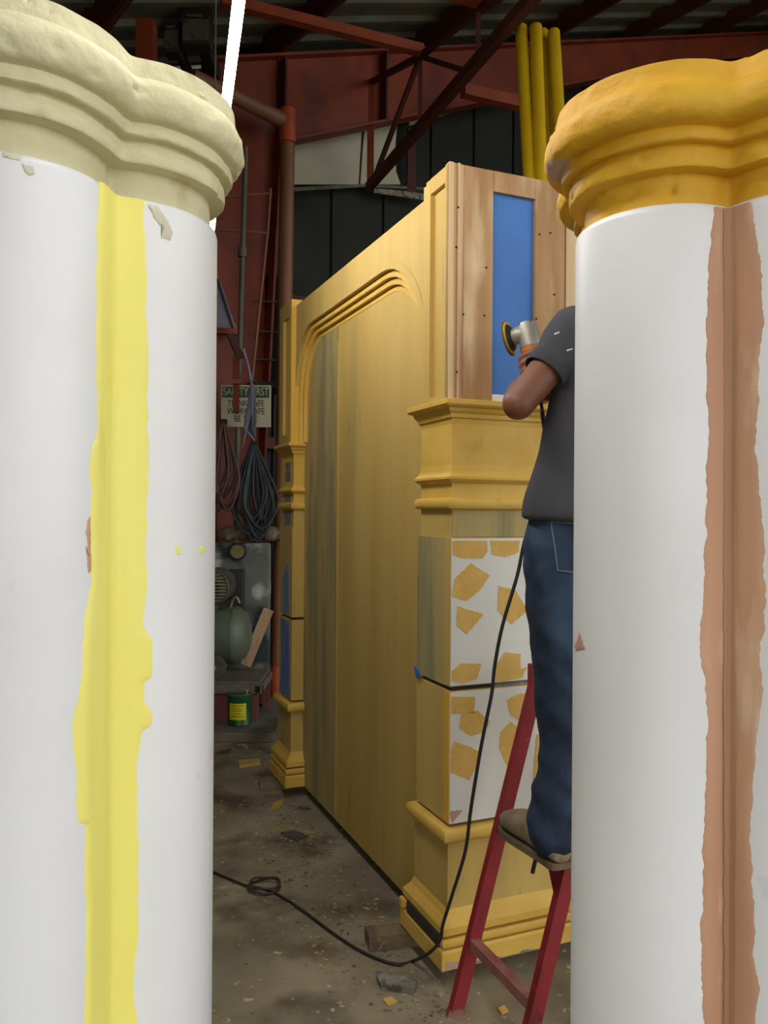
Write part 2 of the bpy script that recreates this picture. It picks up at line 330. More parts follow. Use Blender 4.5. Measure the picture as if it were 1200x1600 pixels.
# purlins across the frame, each its own
words = ['lowest', 'second lowest', 'third', 'fourth', 'fifth', 'sixth', 'seventh', 'eighth', 'topmost']
for i, t in enumerate((-4.9, -3.25, -1.65, -.07, 1.57, 3.22, 4.87, 6.55, 8.3)):
    root = empty('roof_purlin', bp(t, SN, roof_z(t)))
    tag(root, 'dark red steel roof purlin, %s one up the slope above the rafter' % words[i], 'beam', 'roof purlins')
    sl3 = (FD.x, FD.y, SL)
    a = bp(t, SN + .02, roof_z(t) + .115); b = bp(t, .5, roof_z(t) + .115)
    link('purlin_web', beam(W2L(root, a), W2L(root, b), .2, .02, (-FD.x * SL, -FD.y * SL, 1)), M['dark_red'], root)
    for dz in (.02, .21):
        off = Vector((FD.x, FD.y, SL)) * .04
        link('purlin_flange', beam(W2L(root, bp(t, SN + .02, roof_z(t) + dz)) + off, W2L(root, bp(t, .5, roof_z(t) + dz)) + off, .08, .012, sl3), M['dark_red'], root)

# lattice roof truss in front of the rafter
d0 = 7.19
def tp(s): return (-.143 + .79 * s, d0 - 2.17 * s)
ZB = 4.41
tr = empty('lattice_truss', (tp(0)[0], tp(0)[1], ZB)); tag(tr, 'thin red angle-iron lattice truss running under the roof', 'truss')
def T(s, z): return W2L(tr, (tp(s)[0], tp(s)[1], z))
N0 = T(0, 5.33); N1 = T(.50, 4.95); N2 = T(.92, 4.74); N3 = T(1.9, 4.60)
link('bottom_chord', beam(T(-.02, ZB), T(2.6, ZB), .06, .075), M['dark_red'], tr)
for a, b in ((N0, N1), (N1, N2), (N2, N3)): link('top_chord', beam(a, b, .035, .045), M['dark_red'], tr)
for a, b, w in ((T(0, ZB), N0, .06), (T(.03, ZB), N1, .035), (T(.5, ZB), N1, .03), (T(.86, ZB), N1, .035), (T(.92, ZB), N2, .03), (T(1.4, ZB), N2, .035), (T(1.9, ZB), N3, .03)):
    link('web_bar', beam(a, b, w, w), M['dark_red'] if w < .05 else M['red_steel'], tr)
VDIR = Vector((.923, .385, 0))
def strut(p, L, lab, th=.07):
    p = Vector(p); q = p - VDIR * L
    root = empty('steel_strut', p); tag(root, lab, 'beam', 'red square struts under the roof')
    link('square_tube', beam((0, 0, 0), q - p, th, th), M['red_tube'], root)
    link('end_plate', beam((0, 0, 0), VDIR * .012, th * 1.02, th * 1.02), M['red_tube'], root)
n1w = Vector((tp(.50)[0], tp(.50)[1], 4.95)); n2w = Vector((tp(.92)[0], tp(.92)[1], 4.74))
strut(n1w + Vector((0, -.05, .02)), 1.5, 'long red square strut ending at the lattice truss, upper left of the arch')
strut(n2w + Vector((-.0, -.05, .04)), 1.2, 'red square strut near the top edge, right of the long one', .085)
p3 = at(725, 142, 7.3); q3 = p3 + VDIR * 1.6
root = empty('steel_strut', p3); tag(root, 'short red square strut under the rafter, left of the yellow poles', 'beam', 'red square struts under the roof')
link('square_tube', beam((0, 0, 0), q3 - p3, .1, .1), M['red_tube'], root); link('end_plate', beam((0, 0, 0), -VDIR * .012, .102, .102), M['red_tube'], root)

# ---------------------------------------------------------------- LED tube lamp
l0 = Vector((-.351 + .35 * .9, 1.9 - 1.36 * .9, 2.7)); l1 = Vector((-.70 - .35 * .22, 3.26 + 1.36 * .22, 2.7))
lamp = empty('tube_lamp', l0.lerp(l1, .5)); tag(lamp, 'long glowing white LED tube lamp hung under the roof beside the cream column', 'lamp')
lv = (l1 - l0).normalized(); lr = Vector((lv.y, -lv.x, 0))
link('tube', tube([W2L(lamp, l0), W2L(lamp, l1)], .0145, 14), M['lamp_glow'], lamp)
link('batten', beam(W2L(lamp, l0 - lv * .05) + lr * .0 + Vector((0, 0, .035)), W2L(lamp, l1 + lv * .05) + lr * .0 + Vector((0, 0, .035)), .026, .03), M['lamp_body'], lamp)
for p in (l0, l1):
    sgn = 1 if p is l0 else -1
    link('end_cap', beam(W2L(lamp, p - lv * .03 * sgn), W2L(lamp, p + lv * .01 * sgn), .034, .05), M['lamp_body'], lamp)
for k in (.15, .85):
    p = l0.lerp(l1, k)
    tt = (p.x - A0.x) * FD.x + (p.y - A0.y) * FD.y
    link('hanger_wire', tube([W2L(lamp, p) + Vector((0, 0, .05)), W2L(lamp, Vector((p.x, p.y, roof_z(tt) + .24)))], .003, 6), M['galv'], lamp)

# ---------------------------------------------------------------- lobed columns
LOBE_A, LOBE_R = .133, .133
def rho(th, rot, o=0.0, soft=0.0):
    def raw(t):
        ph = (t - rot + math.pi / 4) % (math.pi / 2) - math.pi / 4; R = LOBE_R + o
        return LOBE_A * math.cos(ph) + math.sqrt(max(R * R - (LOBE_A * math.sin(ph)) ** 2, 1e-6))
    if soft <= 0: return raw(th)
    return sum(raw(th + soft * k) * w for k, w in ((-1, 1), (-.5, 2), (0, 2), (.5, 2), (1, 1))) / 8
def plan_theta(cx, cy, rot, px, o=0):
    """angle on the column whose surface meets the sight line of column px (nearest hit)"""
    k = (px - 600) / FPX; best = None
    n = 3600; pd = None
    for i in range(n + 1):
        th = 2 * math.pi * i / n; r = rho(th, rot, o); x, y = cx + r * math.cos(th), cy + r * math.sin(th)
        v = x / y - k
        if pd is not None and pd[0] * v <= 0 and abs(v) < .1:
            if best is None or y < best[1]: best = (th, y)
        pd = (v, y)
    return best[0] if best else None
def column(name, label, cx, cy, rot, ztop, capm, prof, soft_cap, stain=None):
    root = empty(name, (cx, cy, 0)); tag(root, label, 'column', 'lobed columns')
    n = 288; ths = [2 * math.pi * k / n for k in range(n)]
    rings = []
    for z, o in ((0, 0), (.5, 0), (1.0, 0), (1.5, 0), (ztop - .012, 0), (ztop - .004, -.002), (ztop, -.007)):
        rings.append([(rho(t, rot, o) * math.cos(t), rho(t, rot, o) * math.sin(t), z) for t in ths])
    link('shaft', loft(rings), M['white_pvc'], root, smooth=True)
    rings = []
    for o, z in prof:
        ring = []
        for t in ths:
            r = rho(t, rot, o, soft_cap)
            p = Vector((r * math.cos(t), r * math.sin(t), z))
            nz_ = noise.noise(p * 14 + Vector((cx * 9, 0, 0))) * .0032 + noise.noise(p * 45) * .0014 - max(0, noise.noise(p * 60 + Vector((5, 2, 1))) - .42) * .016 + max(0, noise.noise(p * Vector((1, 1, 1.8)) * 38) - .5) * .012
            k = 1 + nz_ / r; ring.append((p.x * k, p.y * k, p.z + noise.noise(p * 9 + Vector((3, 1, 2))) * .003))
        rings.append(ring)
    cap = link('capital', loft(rings), capm, root, smooth=True)
    return root, cap
def dense(prof, n=4):
    pts = catmull([Vector((a, b, 0)) for a, b in prof], n); return [(p.x, p.y) for p in pts]
def capprof(zt, tm=.0):
    # (offset from the shaft, height): neck, two flat rings with undersides, torus, top band
    segs = [[(-.013, -.002), (-.013, .020), (-.0125, .043)],
            [(-.012, .0435), (.0, .0440), (.0095, .0455)], [(.0105, .0470), (.0115, .056), (.0105, .070), (.0075, .0755)],
            [(.0085, .0770), (.0205, .0785)], [(.0225, .0805), (.0230, .090), (.0200, .0985)],
            [(.022, .0995), (.032 + tm * .8, .1030), (.038 + tm, .112), (.0405 + tm, .126), (.0385 + tm, .142), (.033 + tm, .153), (.030 + tm * .7, .157)],
            [(.0285 + tm * .7, .158), (.027 + tm * .7, .172), (.0255 + tm * .7, .187)]]
    out = []
    for s in segs: out += dense(s, 3 if len(s) > 2 else 2)
    return [(o, z + zt) for o, z in out] + [(.020, zt + .190), (-.05, zt + .191)]
LC = (-.5363, 1.2664, .1343); RC = (.5612, 1.3559, .4578)
ZL, ZRC = 1.95, 1.952
lcol, lcap = column('lobed_column', 'white lobed column with a cream capital and a yellow filler stripe, foremost on the left', *LC, ZL, M['cream_plaster'], capprof(ZL), .045)
rcol, rcap = column('lobed_column', 'white lobed column with an ochre capital and a brown filler stripe, foremost on the right', *RC, ZRC, M['ochre_plaster'], capprof(ZRC, .011), .05)

def strip(name, col, par, ltab, rtab, y0, y1, m, lift=.0022, soft=.05, jag=.0025, zmax=None, cols=16, relief=.0015):
    """filler smeared over the joint between two lobes; ragged edges, a little proud of the shaft"""
    cx, cy, rot = col; tabs = []
    def ang(px, py): return plan_theta(cx, cy, rot, px + (py - 800) * TR)
    rows = []; seed = random.random() * 50
    cache = {}
    def angc(px, py):
        q = round((px + (py - 800) * TR) * 2) / 2
        if q not in cache: cache[q] = plan_theta(cx, cy, rot, q)
        return cache[q]
    dmid = 1.16
    ys = []; y = y0
    while y <= y1: ys.append(y); y += 4
    def jg(y, k): return sum(noise.noise(Vector((y * fq, seed, k + fq * 7))) * am for fq, am in ((.013, .9), (.037, .8), (.083, .5), (.17, .35)))
    for y in ys:
        a = angc(interp(ltab, y), y); b = angc(interp(rtab, y), y)
        if b < a - math.pi: b += 2 * math.pi
        if a < b - math.pi: a += 2 * math.pi
        a += jg(y, 0) * jag / .19
        b += jg(y, 9) * jag / .19
        row = []
        r_mid = None
        for c in range(cols + 1):
            t = a + (b - a) * c / cols; r = rho(t, rot, 0, soft)
            e = min(c, cols - c) / cols
            z = EYE - (y - 800) / FPX * dmid
            if zmax: z = min(z, zmax)
            p = Vector((r * math.cos(t), r * math.sin(t), z))
            li = lift * (0 if c in (0, cols) else 1) + relief * noise.noise(Vector((t * 30, z * 3, seed))) * (1 if 0 < c < cols else 0)
            rr = max(r, rho(t, rot, 0)) + li
            row.append((rr * math.cos(t), rr * math.sin(t), z))
        rows.append(row)
    return link(name, loft(rows, cap=False, closed=False), m, par, smooth='all')
yl = [(280, 155), (420, 150), (560, 150), (690, 152), (720, 141), (830, 140), (900, 143), (950, 133), (1040, 127), (1100, 115), (1180, 117), (1250, 120), (1258, 133), (1400, 133), (1900, 131)]
yr = [(280, 224), (450, 228), (640, 232), (770, 230), (850, 226), (930, 230), (980, 222), (1005, 235), (1062, 235), (1070, 225), (1100, 226), (1120, 235), (1140, 236), (1145, 223), (1200, 213), (1330, 217), (1480, 215), (1560, 207), (1600, 213), (1900, 213)]
strip('filler_stripe', LC, lcol, yl, yr, 286, 2420, M['yellow_putty'], zmax=ZL - .002, relief=.0035)
bl = [(300, 1116), (330, 1112), (400, 1108), (500, 1103), (620, 1105), (700, 1105), (860, 1100), (1000, 1095), (1100, 1105), (1300, 1098), (1450, 1095), (2000, 1098)]
br = [(300, 1168), (325, 1174), (420, 1190), (500, 1193), (560, 1185), (700, 1183), (850, 1192), (930, 1195), (1000, 1190), (1100, 1188), (1220, 1174), (1310, 1170), (1350, 1178), (1480, 1178), (1520, 1185), (1600, 1180), (2000, 1180)]
strip('filler_stripe', RC, rcol, bl, br, 316, 2360, M['brown_putty'], zmax=ZRC - .002, jag=.003)
strip('filler_stripe', RC, rcol, [(300, 1129), (2000, 1129)], [(300, 1149), (700, 1151), (2000, 1149)], 318, 2360, M['brown_putty_dark'], lift=.0034, jag=.0008, soft=.06, zmax=ZRC - .003)
# smears and spots laid on the surfaces they are on
def decal(obj, offset, poly, m, par, nm='smear', lift=.0012, amp=1.2, rings=5):
    """thin skin of paint: outline given by photo pixels, laid onto obj's real surface"""
    bpy.context.view_layer.update()
    out = rag(poly, amp); cx = sum(p[0] for p in out) / len(out); cy = sum(p[1] for p in out) / len(out); offset = Vector(offset)
    bm = bmesh.new(); R3 = []
    for k in range(1, rings + 1):
        row = []
        for x, y in out:
            q = at(cx + (x - cx) * k / rings, cy + (y - cy) * k / rings, 1.0) - Vector((0, 0, EYE))
            ok, loc, n_, _ = obj.ray_cast(Vector((0, 0, EYE)) - offset, q.normalized())
            if not ok: return None
            row.append(bm.verts.new(loc + n_ * (lift if k < rings else .0002)))
        R3.append(row)
    n = len(out)
    for A_, B_ in zip(R3, R3[1:]):
        for k in range(n): bm.faces.new((A_[k], A_[(k + 1) % n], B_[(k + 1) % n], B_[k]))
    bm.faces.new(R3[0])
    return link(nm, bm, m, par, smooth='all')
lsh = [c for c in lcol.children if c.name.startswith('shaft')][0]; rsh = [c for c in rcol.children if c.name.startswith('shaft')][0]
lo_, ro_ = lcol.location, rcol.location
decal(rcap, ro_, [(854, 258), (864, 249), (884, 248), (892, 254), (887, 268), (876, 284), (862, 282), (855, 272)], M['pink_filler'], rcol, 'filler_spot')
decal(rsh, ro_, [(898, 1010), (906, 988), (915, 1015), (900, 1018)], M['pink_filler'], rcol)
M['tan_smear'] = mat('tan_smear', C(206, 198, 172), C(216, 210, 190), 20, rough=.6)
decal(lsh, lo_, [(34, 256), (52, 260), (55, 272), (46, 275), (38, 268)], M['tan_smear'], lcol)
decal(lsh, lo_, [(118, 262), (150, 274), (150, 292), (138, 286), (120, 278)], M['tan_smear'], lcol)
decal(lsh, lo_, [(229, 318), (246, 322), (262, 345), (270, 362), (266, 376), (252, 372), (258, 362), (240, 340)], M['tan_smear'], lcol)
decal(lsh, lo_, [(2, 238), (36, 242), (32, 252), (4, 246)], M['tan_smear'], lcol)
for q in ([(136, 815), (141, 806), (141, 850), (137, 856), (134, 830)], [(134, 855), (141, 850), (143, 893), (138, 896)], [(148, 690), (153, 686), (151, 708), (146, 712)]): decal(lsh, lo_, q, M['brown_putty'], lcol, amp=1.6)
for q in ([(274, 856), (279, 852), (282, 864), (277, 868)], [(310, 856), (318, 852), (320, 862), (313, 866)]): decal(lsh, lo_, q, M['yellow_putty'], lcol)

# ---------------------------------------------------------------- arched unit (local x = v across the end, y = u along the face)
UO = Vector((.213, 2.58, 0)); UANG = math.atan2(.385, .923)
unit = empty('arched_backdrop', UO, UANG); tag(unit, 'large yellow arched wall unit of painted plywood with a moulded pillar at each end', 'wall unit')
UX = Vector((math.cos(UANG), math.sin(UANG), 0)); UY = Vector((-UX.y, UX.x, 0))
def on_end(px, py, y=0.0):
    x = px + (py - 800) * TR; k = (x - 600) / FPX; o = UO + UY * y
    v = (k * o.y - o.x) / (UX.x - k * UX.y); d = o.y + UX.y * v
    return v, at(px, py, d).z
def on_side(px, py, xx=0.0):
    x = px + (py - 800) * TR; k = (x - 600) / FPX; o = UO + UX * xx
    u = (k * o.y - o.x) / (UY.x - k * UY.y); d = o.y + UY.y * u
    return u, at(px, py, d).z
PD_ = .43; Zb = .055
def rrings(prof, y0, y1, x1=PD_, x0=0.0):
    return [[(x0 - e, y0 - e, z), (x1 + e, y0 - e, z), (x1 + e, y1 + e, z), (x0 - e, y1 + e, z)] for e, z in prof]
def rnd(e0, e1, z0, z1, n=7):
    zc = (z0 + z1) / 2; h = (z1 - z0) / 2
    return [(e0, z0)] + [(e0 + (e1 - e0) * max(0, math.sin(math.pi * k / n)) ** .6, zc - h * math.cos(math.pi * k / n)) for k in range(1, n)] + [(e0, z1)]
def pillar(y0, y1, name, lab, near):
    core = link(name, bx(.016, PD_ - .016, y0 + .016, y1 - .016, Zb + .01, 1.87), M['dark_gap'], unit); tag(core, lab)
    Y = M['yellow_trim']
    def P(nm, prof, m=Y, smooth=False): return link(nm, loft(rrings(prof, y0, y1)), m, core, smooth=smooth)
    P('plinth', [(.034, Zb), (.040, Zb + .004), (.040, .112), (.036, .120)])
    P('base_step', rnd(.028, .036, .124, .152))
    P('base_cove', [(.030, .160), (.033, .164), (.033, .186), (.022, .200), (.012, .212), (.006, .228), (.004, .232)])
    P('dado', [(.003, .200), (.003, .452)], M['yellow_ply'])
    P('torus_molding', rnd(.004, .027, .446, .492), smooth=True)
    b2 = P('shaft_block', [(0, .502), (0, .927)], M['yellow_ply'] if near else M['yellow_ply'])
    b1 = P('shaft_block', [(0, .941), (0, 1.418)], M['yellow_ply_grey'] if near else M['yellow_ply'])
    P('neck_block', [(-.008, 1.41), (-.008, 1.515)], M['yellow_ply'])
    P('torus_molding', rnd(-.006, .010, 1.510, 1.547), smooth=True)
    P('fascia', [(-.008, 1.54), (-.008, 1.60)])
    P('band_molding', [(-.006, 1.594), (.006, 1.603), (.010, 1.608), (.010, 1.615), (-.004, 1.630)])
    P('frieze', [(.000, 1.624), (-.004, 1.634), (-.007, 1.655), (-.008, 1.70), (-.007, 1.785), (-.002, 1.812)])
    P('cornice', [(-.004, 1.802), (.002, 1.806), (.004, 1.818), (.012, 1.826), (.015, 1.836), (.026, 1.840), (.031, 1.846), (.031, 1.860), (.028, 1.862)])
    return core
near = pillar(0, .246, 'pillar', 'near moulded pillar with a bare plywood and blue top box', True)
far = pillar(1.805, 2.05, 'pillar', 'far moulded pillar with scuffed blue patches', False)

# near pillar upper box
ZT = 2.622; Z0 = 1.862
def part(nm, b, m, par=near): return link(nm, b, m, par)
part('box_core', bx(.010, .415, .018, .190, Z0, ZT - .01), M['yellow_wet'])
# end face (towards the camera)
part('ply_edge', bx(-.012, .004, 0, .022, Z0, ZT), M['ply_edge'])
part('ply_edge', bx(.0055, .018, .0015, .022, Z0, ZT - .002), M['ply_edge_dark'])
part('ply_edge', bx(.019, .027, -.001, .022, Z0, ZT), M['ply_edge'])
part('ply_edge', bx(.028, .040, .001, .022, Z0, ZT - .003), M['ply_edge'])
part('stile', bx(.041, .148, -.002, .016, Z0, ZT - .004, bev=.0012), M['raw_ply'])
part('stile', bx(.310, .428, -.002, .016, Z0, ZT - .004, bev=.0012), M['raw_ply'])
part('top_rail', bx(.149, .309, -.003, .016, ZT - .072, ZT - .004, bev=.0012), M['raw_ply'])
part('bottom_rail', bx(.149, .309, -.001, .014, Z0, Z0 + .026, bev=.001), M['white_board'])
part('blue_inset', bx(.146, .312, .012, .020, Z0, ZT - .06), M['blue_panel'])
for (px, py) in ((716, 324), (713, 386), (714, 581), (724, 491), (757, 493), (838, 498), (860, 364), (843, 366), (866, 460), (760, 418)):
    v, z = on_end(px, py, -.003); h = bmesh.new(); lathe([(.003, -.0045), (.0035, -.0022), (.001, -.002)], 8, (v, 0, z), 'y', h)
    part('nail_hole', h, M['black_void'])
# left face
lf = -.012
part('side_stile', bx(lf, .012, .001, .031, Z0, ZT - .001, bev=.001), M['yellow_ply'])
part('side_stile', bx(lf, .012, .140, .172, Z0, ZT - .006, bev=.001), M['yellow_ply'])
part('side_stile', bx(lf + .004, .012, .173, .200, Z0, ZT - .012, bev=.001), M['yellow_ply'])
part('side_rail', bx(lf + .001, .012, .031, .140, ZT - .056, ZT - .004, bev=.001), M['yellow_ply'])
part('side_rail', bx(lf + .001, .012, .031, .140, Z0, Z0 + .02, bev=.001), M['yellow_ply'])
part('side_inset', bx(.004, .010, .03, .141, Z0, ZT - .05), M['yellow_ply'])
part('box_top', bx(.0, .425, .02, .19, ZT - .012, ZT - .006), M['raw_ply'])
part('box_back', bx(.416, .428, .016, .2, Z0, ZT - .01), M['raw_ply'])
# return pillar piece beyond the end face
ret = link('return_post', bx(.455, .60, .03, .25, Z0, ZT - .01, bev=.002), M['ply_edge'], unit)
link('return_gap', bx(.43, .455, .05, .25, Z0, ZT - .02), M['dark_gap'], ret)
link('return_body', bx(.44, .62, .02, .25, Zb + .02, Z0), M['yellow_trim'], ret)
# painted sheet on the end of the two shaft blocks
part('face_sheet', bx(.002, .43, -.005, .002, .9445, 1.4165, bev=.0008), M['white_board'])
part('face_sheet', bx(.002, .43, -.005, .002, .503, .9235, bev=.0008), M['white_board'])
part('neck_sheet', bx(.012, .41, .0055, .012, 1.422, 1.508), M['yellow_ply_grey'])
part('corner_strip', bx(-.002, .004, -.001, .034, .505, .922), M['yellow_wet'])
part('corner_strip', bx(-.002, .004, -.001, .034, .946, 1.415), M['yellow_ply'])
part('gap_sheet', bx(.01, .42, .010, .016, .924, .944), M['dark_gap'])
part('gap_sheet', bx(.17, .30, .006, .012, .924, .938), M['grey_patch'])
def patch(pts, ox, oy, s, m, y=-.0065, nm='filler_patch', par=near, amp=.0022):
    poly = []
    for x, yy in pts: poly.append(on_end(ox + x / s, oy + yy / s, y))
    poly = [(max(.004, min(v, .428)), z) for v, z in poly]
    poly = rag(poly, amp)
    return link(nm, loft([[(v, y, z) for v, z in poly], [(v, y + .0016, z) for v, z in poly]]), m, par)
for q in ([(275, 848), (450, 848), (455, 900), (430, 935), (330, 935), (280, 915)], [(470, 848), (615, 848), (610, 905), (540, 930), (475, 915)],
          [(370, 960), (465, 1020), (415, 1095), (350, 1150), (275, 1125), (290, 1040)], [(510, 1075), (590, 1090), (655, 1195), (575, 1265), (545, 1240), (505, 1195)],
          [(305, 1175), (435, 1215), (350, 1315), (300, 1270)], [(320, 1460), (425, 1462), (400, 1540), (330, 1562), (275, 1550), (275, 1500)],
          [(540, 1405), (620, 1415), (620, 1490), (655, 1480), (640, 1500), (630, 1530), (500, 1558), (495, 1470)]):
    patch(q, 620, 580, 3.2, M['ochre_patch'])
for q in ([(295, 165), (400, 165), (395, 235), (290, 240)], [(340, 240), (410, 225), (465, 275), (440, 320), (380, 338), (330, 300)],
          [(540, 180), (580, 155), (672, 140), (660, 200), (650, 265), (600, 270), (555, 245)], [(555, 275), (625, 320), (610, 420), (585, 470), (540, 465), (505, 390), (510, 320)],
          [(305, 362), (380, 385), (415, 405), (405, 470), (375, 530), (290, 495), (290, 400)], [(670, 330), (760, 330), (760, 640), (645, 665), (655, 520)]):
    patch(q, 600, 1030, 2.806, M['ochre_patch'])
patch([(290, 668), (345, 660), (300, 720), (289, 700)], 600, 1030, 2.806, M['pink_filler'])
def ppatch(pts, m):
    poly = rag([on_end(600 + x / 2.806, 1030 + y / 2.806, -.042) for x, y in pts], .003)
    poly = [(max(-.038, v), max(Zb + .006, z)) for v, z in poly]
    link('bare_patch', loft([[(v, -.0412, z) for v, z in poly], [(v, -.039, z) for v, z in poly]]), m, near)
ppatch([(272, 1330), (345, 1322), (360, 1372), (272, 1390)], M['pink_filler'])
ppatch([(400, 1330), (470, 1300), (575, 1314), (605, 1278), (720, 1262), (720, 1310), (400, 1350)], M['grey_patch'])
# missing strip: dark groove where a base moulding is gone on the side of the near pillar
part('open_groove', bx(-.0385, -.026, -.01, .235, .1215, .161), M['dark_gap'])
part('groove_stub', bx(-.046, -.03, .255, .285, .122, .158, bev=.006), M['yellow_trim'])
part('tape_scrap', loft([[(-.004, .225, .955), (-.004, .20, .942), (-.004, .235, .925), (-.004, .25, .965)], [(-.007, .225, .955), (-.008, .20, .942), (-.009, .235, .925), (-.01, .25, .965)]]), M['blue_panel'])

# far pillar upper box
def fpart(nm, b, m): return link(nm, b, m, far)
fpart('box_core', bx(.004, .41, 1.822, 2.03, Z0, ZT - .01), M['yellow_wet'])
fpart('front_board', bx(lf, .415, 1.805, 1.820, Z0, ZT - .004, bev=.002), M['yellow_wet'])
fpart('side_stile', bx(lf, .006, 1.8205, 1.855, Z0, ZT - .006, bev=.001), M['yellow_ply'])
fpart('side_stile', bx(lf, .006, 1.965, 2.04, Z0, ZT - .006, bev=.001), M['yellow_ply'])
fpart('side_rail', bx(lf, .006, 1.855, 1.965, ZT - .09, ZT - .006, bev=.001), M['yellow_ply'])
fpart('side_rail', bx(lf, .006, 1.855, 1.965, Z0, Z0 + .05, bev=.001), M['yellow_ply'])
def fpatch(pts, m, e=0.0):
    poly = rag([(u, z) for u, z in pts], .005)
    fpart('scuff_patch', loft([[(-e - .0018, u, z) for u, z in poly], [(-e + .001, u, z) for u, z in poly]]), m)
fpatch([(1.835, .51), (2.02, .51), (1.995, .70), (2.015, .915), (1.85, .915), (1.84, .70)], M['blue_scuffed'])
fpatch([(1.85, .95), (1.97, .95), (1.98, 1.12), (1.90, 1.24), (1.86, 1.16)], M['blue_scuffed'])
fpatch([(1.86, 1.43), (1.98, 1.42), (1.98, 1.50), (1.86, 1.50)], M['grey_patch'], -.008)
fpatch([(1.87, 1.66), (1.97, 1.66), (1.97, 1.765), (1.87, 1.765)], M['grey_patch'], -.008)
fpatch([(1.86, 1.55), (1.99, 1.55), (1.99, 1.59), (1.86, 1.59)], M['grey_patch'], -.008)

# infill sheets and arch
XP, XS = .066, .014
link('panel_sheet', bx(XP, XP + .018, .20, 1.279, Zb, 2.45), M['yellow_ply'], unit)
link('panel_sheet', bx(XP - .001, XP + .018, 1.281, 1.806, Zb, 2.45), M['yellow_ply_grey'], unit)
link('seam_filler', bx(XP - .0022, XP + .004, 1.270, 1.290, Zb + .02, 2.3), M['yellow_ply'], unit)
link('back_sheet', bx(.40, .415, .20, 1.806, Zb, 2.58), M['raw_ply'], unit)
link('top_sheet', bx(.08, .41, .2, 1.806, 2.568, 2.582), M['raw_ply'], unit)
def arch_line(ins, n=14):
    y0, y1, zs, zt = .232 + ins, 1.812 - ins, 1.862, 2.44 - ins
    a, b, a2, b2 = .40 - ins * .6, .40 - ins * .6, .27 - ins * .6, .36 - ins * .6
    P = [(y0, zs + (zt - b - zs) * k / 4) for k in range(4)]
    P += [(y0 + a - a * math.cos(math.pi / 2 * k / n), zt - b + b * math.sin(math.pi / 2 * k / n)) for k in range(n + 1)]
    P += [(y0 + a + (y1 - a2 - y0 - a) * k / 8, zt) for k in range(1, 8)]
    P += [(y1 - a2 + a2 * math.sin(math.pi / 2 * k / n), zt - b2 + b2 * math.cos(math.pi / 2 * k / n)) for k in range(n + 1)]
    P += [(y1, zs + (zt - b2 - zs) * (1 - k / 4)) for k in range(1, 5)]
    return P
def spandrel():
    P = arch_line(0); c = (1.0, 1.862); R = (.198, 1.807, 1.862, 2.585); out = []
    for y, z in P:
        dy, dz = y - c[0], z - c[1]; ks = []
        if dy < 0: ks.append((R[0] - c[0]) / dy)
        if dy > 0: ks.append((R[1] - c[0]) / dy)
        if dz > 1e-6: ks.append((R[3] - c[1]) / dz)
        k = min(ks); out.append([c[0] + dy * k, c[1] + dz * k])
    for cr in ((R[0], R[3]), (R[1], R[3])):
        i = min(range(len(out)), key=lambda i: (out[i][0] - cr[0]) ** 2 + (out[i][1] - cr[1]) ** 2); out[i] = list(cr)
    return P, out
def band(inner, outer, xf, xb):
    bm = bmesh.new(); n = len(inner)
    f = [[bm.verts.new((x, y, z)) for y, z in L_] for x in (xf, xb) for L_ in (inner, outer)]
    fi, fo, bi, bo = f
    for k in range(n - 1):
        bm.faces.new((fi[k], fi[k + 1], fo[k + 1], fo[k])); bm.faces.new((bi[k], bo[k], bo[k + 1], bi[k + 1]))
        bm.faces.new((fi[k], bi[k], bi[k + 1], fi[k + 1])); bm.faces.new((fo[k], fo[k + 1], bo[k + 1], bo[k]))
    for k in (0, n - 1): bm.faces.new((fi[k], fo[k], bo[k], bi[k]) if k == 0 else (fi[k], bi[k], bo[k], fo[k]))
    return bm
P, O_ = spandrel()
link('spandrel', band(P, O_, XS, XS + .019), M['yellow_ply'], unit)
link('arch_rim', band(arch_line(0), arch_line(-.028), XS - .003, XS + .002), M['yellow_ply'], unit)
st = [.0, .024, .048, .070]
for k in (1, 2, 3):
    x = XS + .017 * k
    link('arch_molding', band(arch_line(st[k]), arch_line(st[k - 1] - .012), x - .001, x + .019), M['yellow_trim'], unit)

# wood blocks that carry the unit
def floor_obj(name, lab, cat, pts, z0, z1, m, group=None):
    c = sum((Vector(p) for p in pts), Vector()) / len(pts)
    poly = [(p[0] - c.x, p[1] - c.y) for p in pts]
    ob = link(name, prism(poly, z0, z1), m); ob.location = (c.x, c.y, 0); return tag(ob, lab, cat, group)
def rect(c, ang, L_, W_):
    a = Vector((math.cos(ang), math.sin(ang))); b = Vector((-a.y, a.x)); c = Vector((c[0], c[1]))
    return [(*(c + a * sx * L_ / 2 + b * sy * W_ / 2), 0) for sx, sy in ((-1, -1), (1, -1), (1, 1), (-1, 1))]
pa = on_floor(445, 1232); floor_obj('wood_block', 'weathered wood block under the far pillar of the yellow unit', 'wood block', rect((pa.x + .06, pa.y + .03), .25, .40, .07), .001, .05, M['old_wood'], 'blocks under the yellow unit')
pb = on_floor(625, 1478); floor_obj('wood_block', 'paint-stained wood block under the near pillar of the yellow unit', 'wood block', rect((pb.x + .12, pb.y + .05), .22, .48, .08), .001, .05, M['old_wood'], 'blocks under the yellow unit')
pc = UO + UX * .3 + UY * .12; floor_obj('wood_block', 'wood block in the shade under the near pillar end', 'wood block', rect((pc.x, pc.y), UANG, .2, .08), .001, .052, M['old_wood'], 'blocks under the yellow unit')

